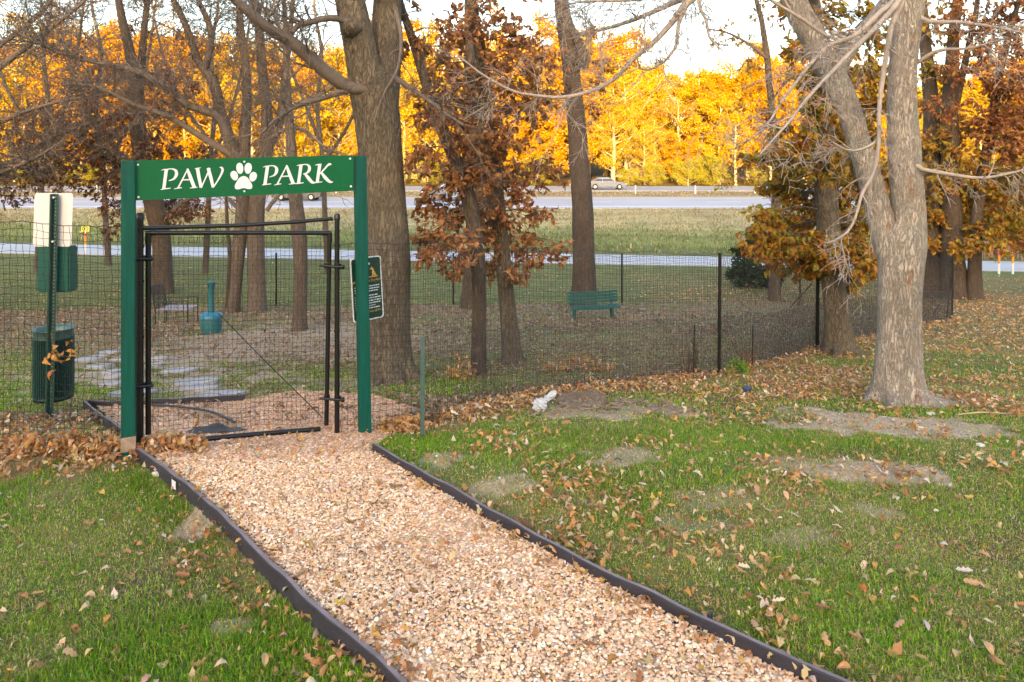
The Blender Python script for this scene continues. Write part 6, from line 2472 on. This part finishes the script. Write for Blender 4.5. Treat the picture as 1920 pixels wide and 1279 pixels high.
def wood_tree(kind, px, Y, H, label, name="autumn_tree", group="golden trees in the sunlit wood", seed=0):
    g = np.random.default_rng(seed)
    x = (px - 960) / FPX * Y
    z = float(gz(x, Y))
    t = thing(name, label, "tree", (x, Y, z), g.uniform(0, 6.28), group)
    H0 = {"gold0": 15, "gold1": 14, "gold2": 16, "yel": 13, "thin": 16, "brown": 13, "bushy": 7}[kind]
    s = H / H0
    t.scale = (s * g.uniform(.95, 1.2), s * g.uniform(.95, 1.2), s)
    for o in VARS[kind]:
        if kind not in proto_used:
            o.parent = t
        else:
            c = o.copy()
            COL.objects.link(c)
            c.parent = t
    proto_used.add(kind)
    return t


g = np.random.default_rng(88)
WL = {"gold": "golden leaved tree in the sunlit wood across the highway", "yel": "yellow leaved tree in the sunlit wood across the highway",
      "thin": "half bare tree with few yellow leaves in the sunlit wood across the highway", "brown": "brownish thinly leaved tree in the wood across the highway"}


def lab(k):
    return WL["gold" if k.startswith("gold") else k]


def sky_top(px):
    """height of the tree line against the sky, photo rows"""
    return np.interp(px, [-300, 0, 150, 300, 450, 600, 700, 900, 1000, 1060, 1130, 1200, 1260, 1300, 1340, 1400, 1460, 1560, 1700, 1900, 2300],
                     [80, 80, 50, 60, 85, 75, 70, 70, 75, 65, 60, 135, 180, 150, 120, 95, 110, 140, 150, 150, 150])


n_ = 0
for row, (Y0, step, dt) in enumerate(((99, 62, 60), (107, 60, 15), (118, 60, -5), (134, 60, -15))):
    for px in np.arange(-900 + row * 23, 2750, step):
        p = px + g.uniform(-18, 18)
        Y = Y0 + g.uniform(-3, 4)
        top = sky_top(p) + dt + g.uniform(-45, 45)
        zt_ = CZ + (HPY - top) / FPX * Y
        x = (p - 960) / FPX * Y
        H = zt_ - float(gz(x, Y))
        kinds = ["gold0", "gold1", "gold2", "yel", "thin", "brown"]
        pr = np.array([.22, .2, .2, .16, .12, .10])
        if p < 420 and row < 2:
            pr = np.array([.14, .14, .14, .14, .14, .30])
        if row == 0:
            pr = np.array([.12, .12, .16, .14, .28, .18])
        k = kinds[g.choice(6, p=pr / pr.sum())]
        if any(abs(p - hp) < 40 for hp in (392, 768, 1205)) and row < 2:
            k = "thin"
        if abs(p - 1400) < 55 and row in (1, 2):
            continue
        wood_tree(k, p, Y, H, lab(k), seed=n_)
        n_ += 1
wood_tree("gold1", 1400, 106, 19.0, "tallest rounded bright golden crown, left of the twin trunk tree", seed=901)
wood_tree("gold0", 1350, 108, 16.0, "golden crown leaning against the left side of the tallest rounded one", seed=902)
wood_tree("gold0", 1452, 109, 17.0, "golden crown at the right shoulder of the tallest rounded one", seed=903)
wood_tree("thin", 1150, 97.5, 15.5, "pale branching tree with bright sunlit limbs just right of the leaning trunk", seed=904)
for q, px in enumerate((40, 150, 250, 520, 640, 735, 800, 1010, 1180, 1225, 1290, 1340, 1420, 1600, 1850, 1960)):
    o = wood_tree("bushy", px, 95.5 + (q % 3), 2.6 + (q % 4) * .7, "low yellow green bush along the far edge of the highway", "roadside_bush", "bushes along the far edge of the highway", 700 + q)
    o["category"] = "bush"

# tall pale grass stems along the far side of the frontage road at the right
x = rng.uniform(12, 30, 5000)
y = 37.2 + rng.normal(0, .5, 5000) + .0003 * x * x
o = grass("reeds", x, y, rng.uniform(.5, 1.1, 5000), rng.uniform(.02, .04, 5000), palette(5000, [(.42, .33, .26), (.5, .42, .34), (.32, .25, .18)]), np.full(5000, .2))
tag(o, "pale dry reeds along the frontage road at the right", "reeds", None, "stuff")
for q, (px, Y, H) in enumerate(((1850, 41, 4.2), (1905, 42, 5.0), (1960, 43, 5.5), (1800, 44, 4.5), (1740, 45, 5.0), (1690, 46, 5.0))):
    o = wood_tree("bushy", px, Y, H, "shaded olive green bush behind the road markers on the right", "roadside_bush", "olive bushes beyond the frontage road", 760 + q)
    o["category"] = "bush"

# ------------------------------------------------------------------ daylight
SUN_EL, SUN_AZ = math.radians(7.0), math.radians(188)     # azimuth clockwise from +Y: the sun is low behind the viewer
w = bpy.data.worlds.new("World")
scene.world = w
w.use_nodes = True
nt = w.node_tree
bg = nt.nodes["Background"]
sky = nt.nodes.new("ShaderNodeTexSky")
sky.sky_type = "NISHITA"
sky.sun_disc = False
sky.sun_elevation = SUN_EL
sky.sun_rotation = SUN_AZ
sky.air_density = 1.0
sky.dust_density = 3.0
sky.ozone_density = 1.0
hs = nt.nodes.new("ShaderNodeMix")
hs.data_type = "RGBA"
hs.blend_type = "MULTIPLY"
hs.inputs[0].default_value = 1.0
hs.inputs[7].default_value = (1.05, .98, .96, 1)
nt.links.new(sky.outputs[0], hs.inputs[6])
nt.links.new(hs.outputs[2], bg.inputs[0])
bg.inputs[1].default_value = 0.15
sd_ = bpy.data.lights.new("sun", "SUN")
sd_.energy = 3.1
sd_.angle = math.radians(0.5)
sd_.color = (1.0, .78, .46)
so = bpy.data.objects.new("sun", sd_)
COL.objects.link(so)
sv = Vector((math.sin(SUN_AZ) * math.cos(SUN_EL), math.cos(SUN_AZ) * math.cos(SUN_EL), math.sin(SUN_EL)))
so.rotation_euler = sv.to_track_quat("Z", "Y").to_euler()
so.location = (0, -10, 30)
scene.view_settings.view_transform = "Standard"
scene.view_settings.look = "None"
scene.view_settings.exposure = 3.0
scene.view_settings.gamma = 1.0
try:
    scene.cycles.max_bounces = 6
    scene.cycles.diffuse_bounces = 3
    scene.cycles.glossy_bounces = 2
    scene.cycles.transmission_bounces = 3
    scene.cycles.use_denoising = True
except Exception:
    pass
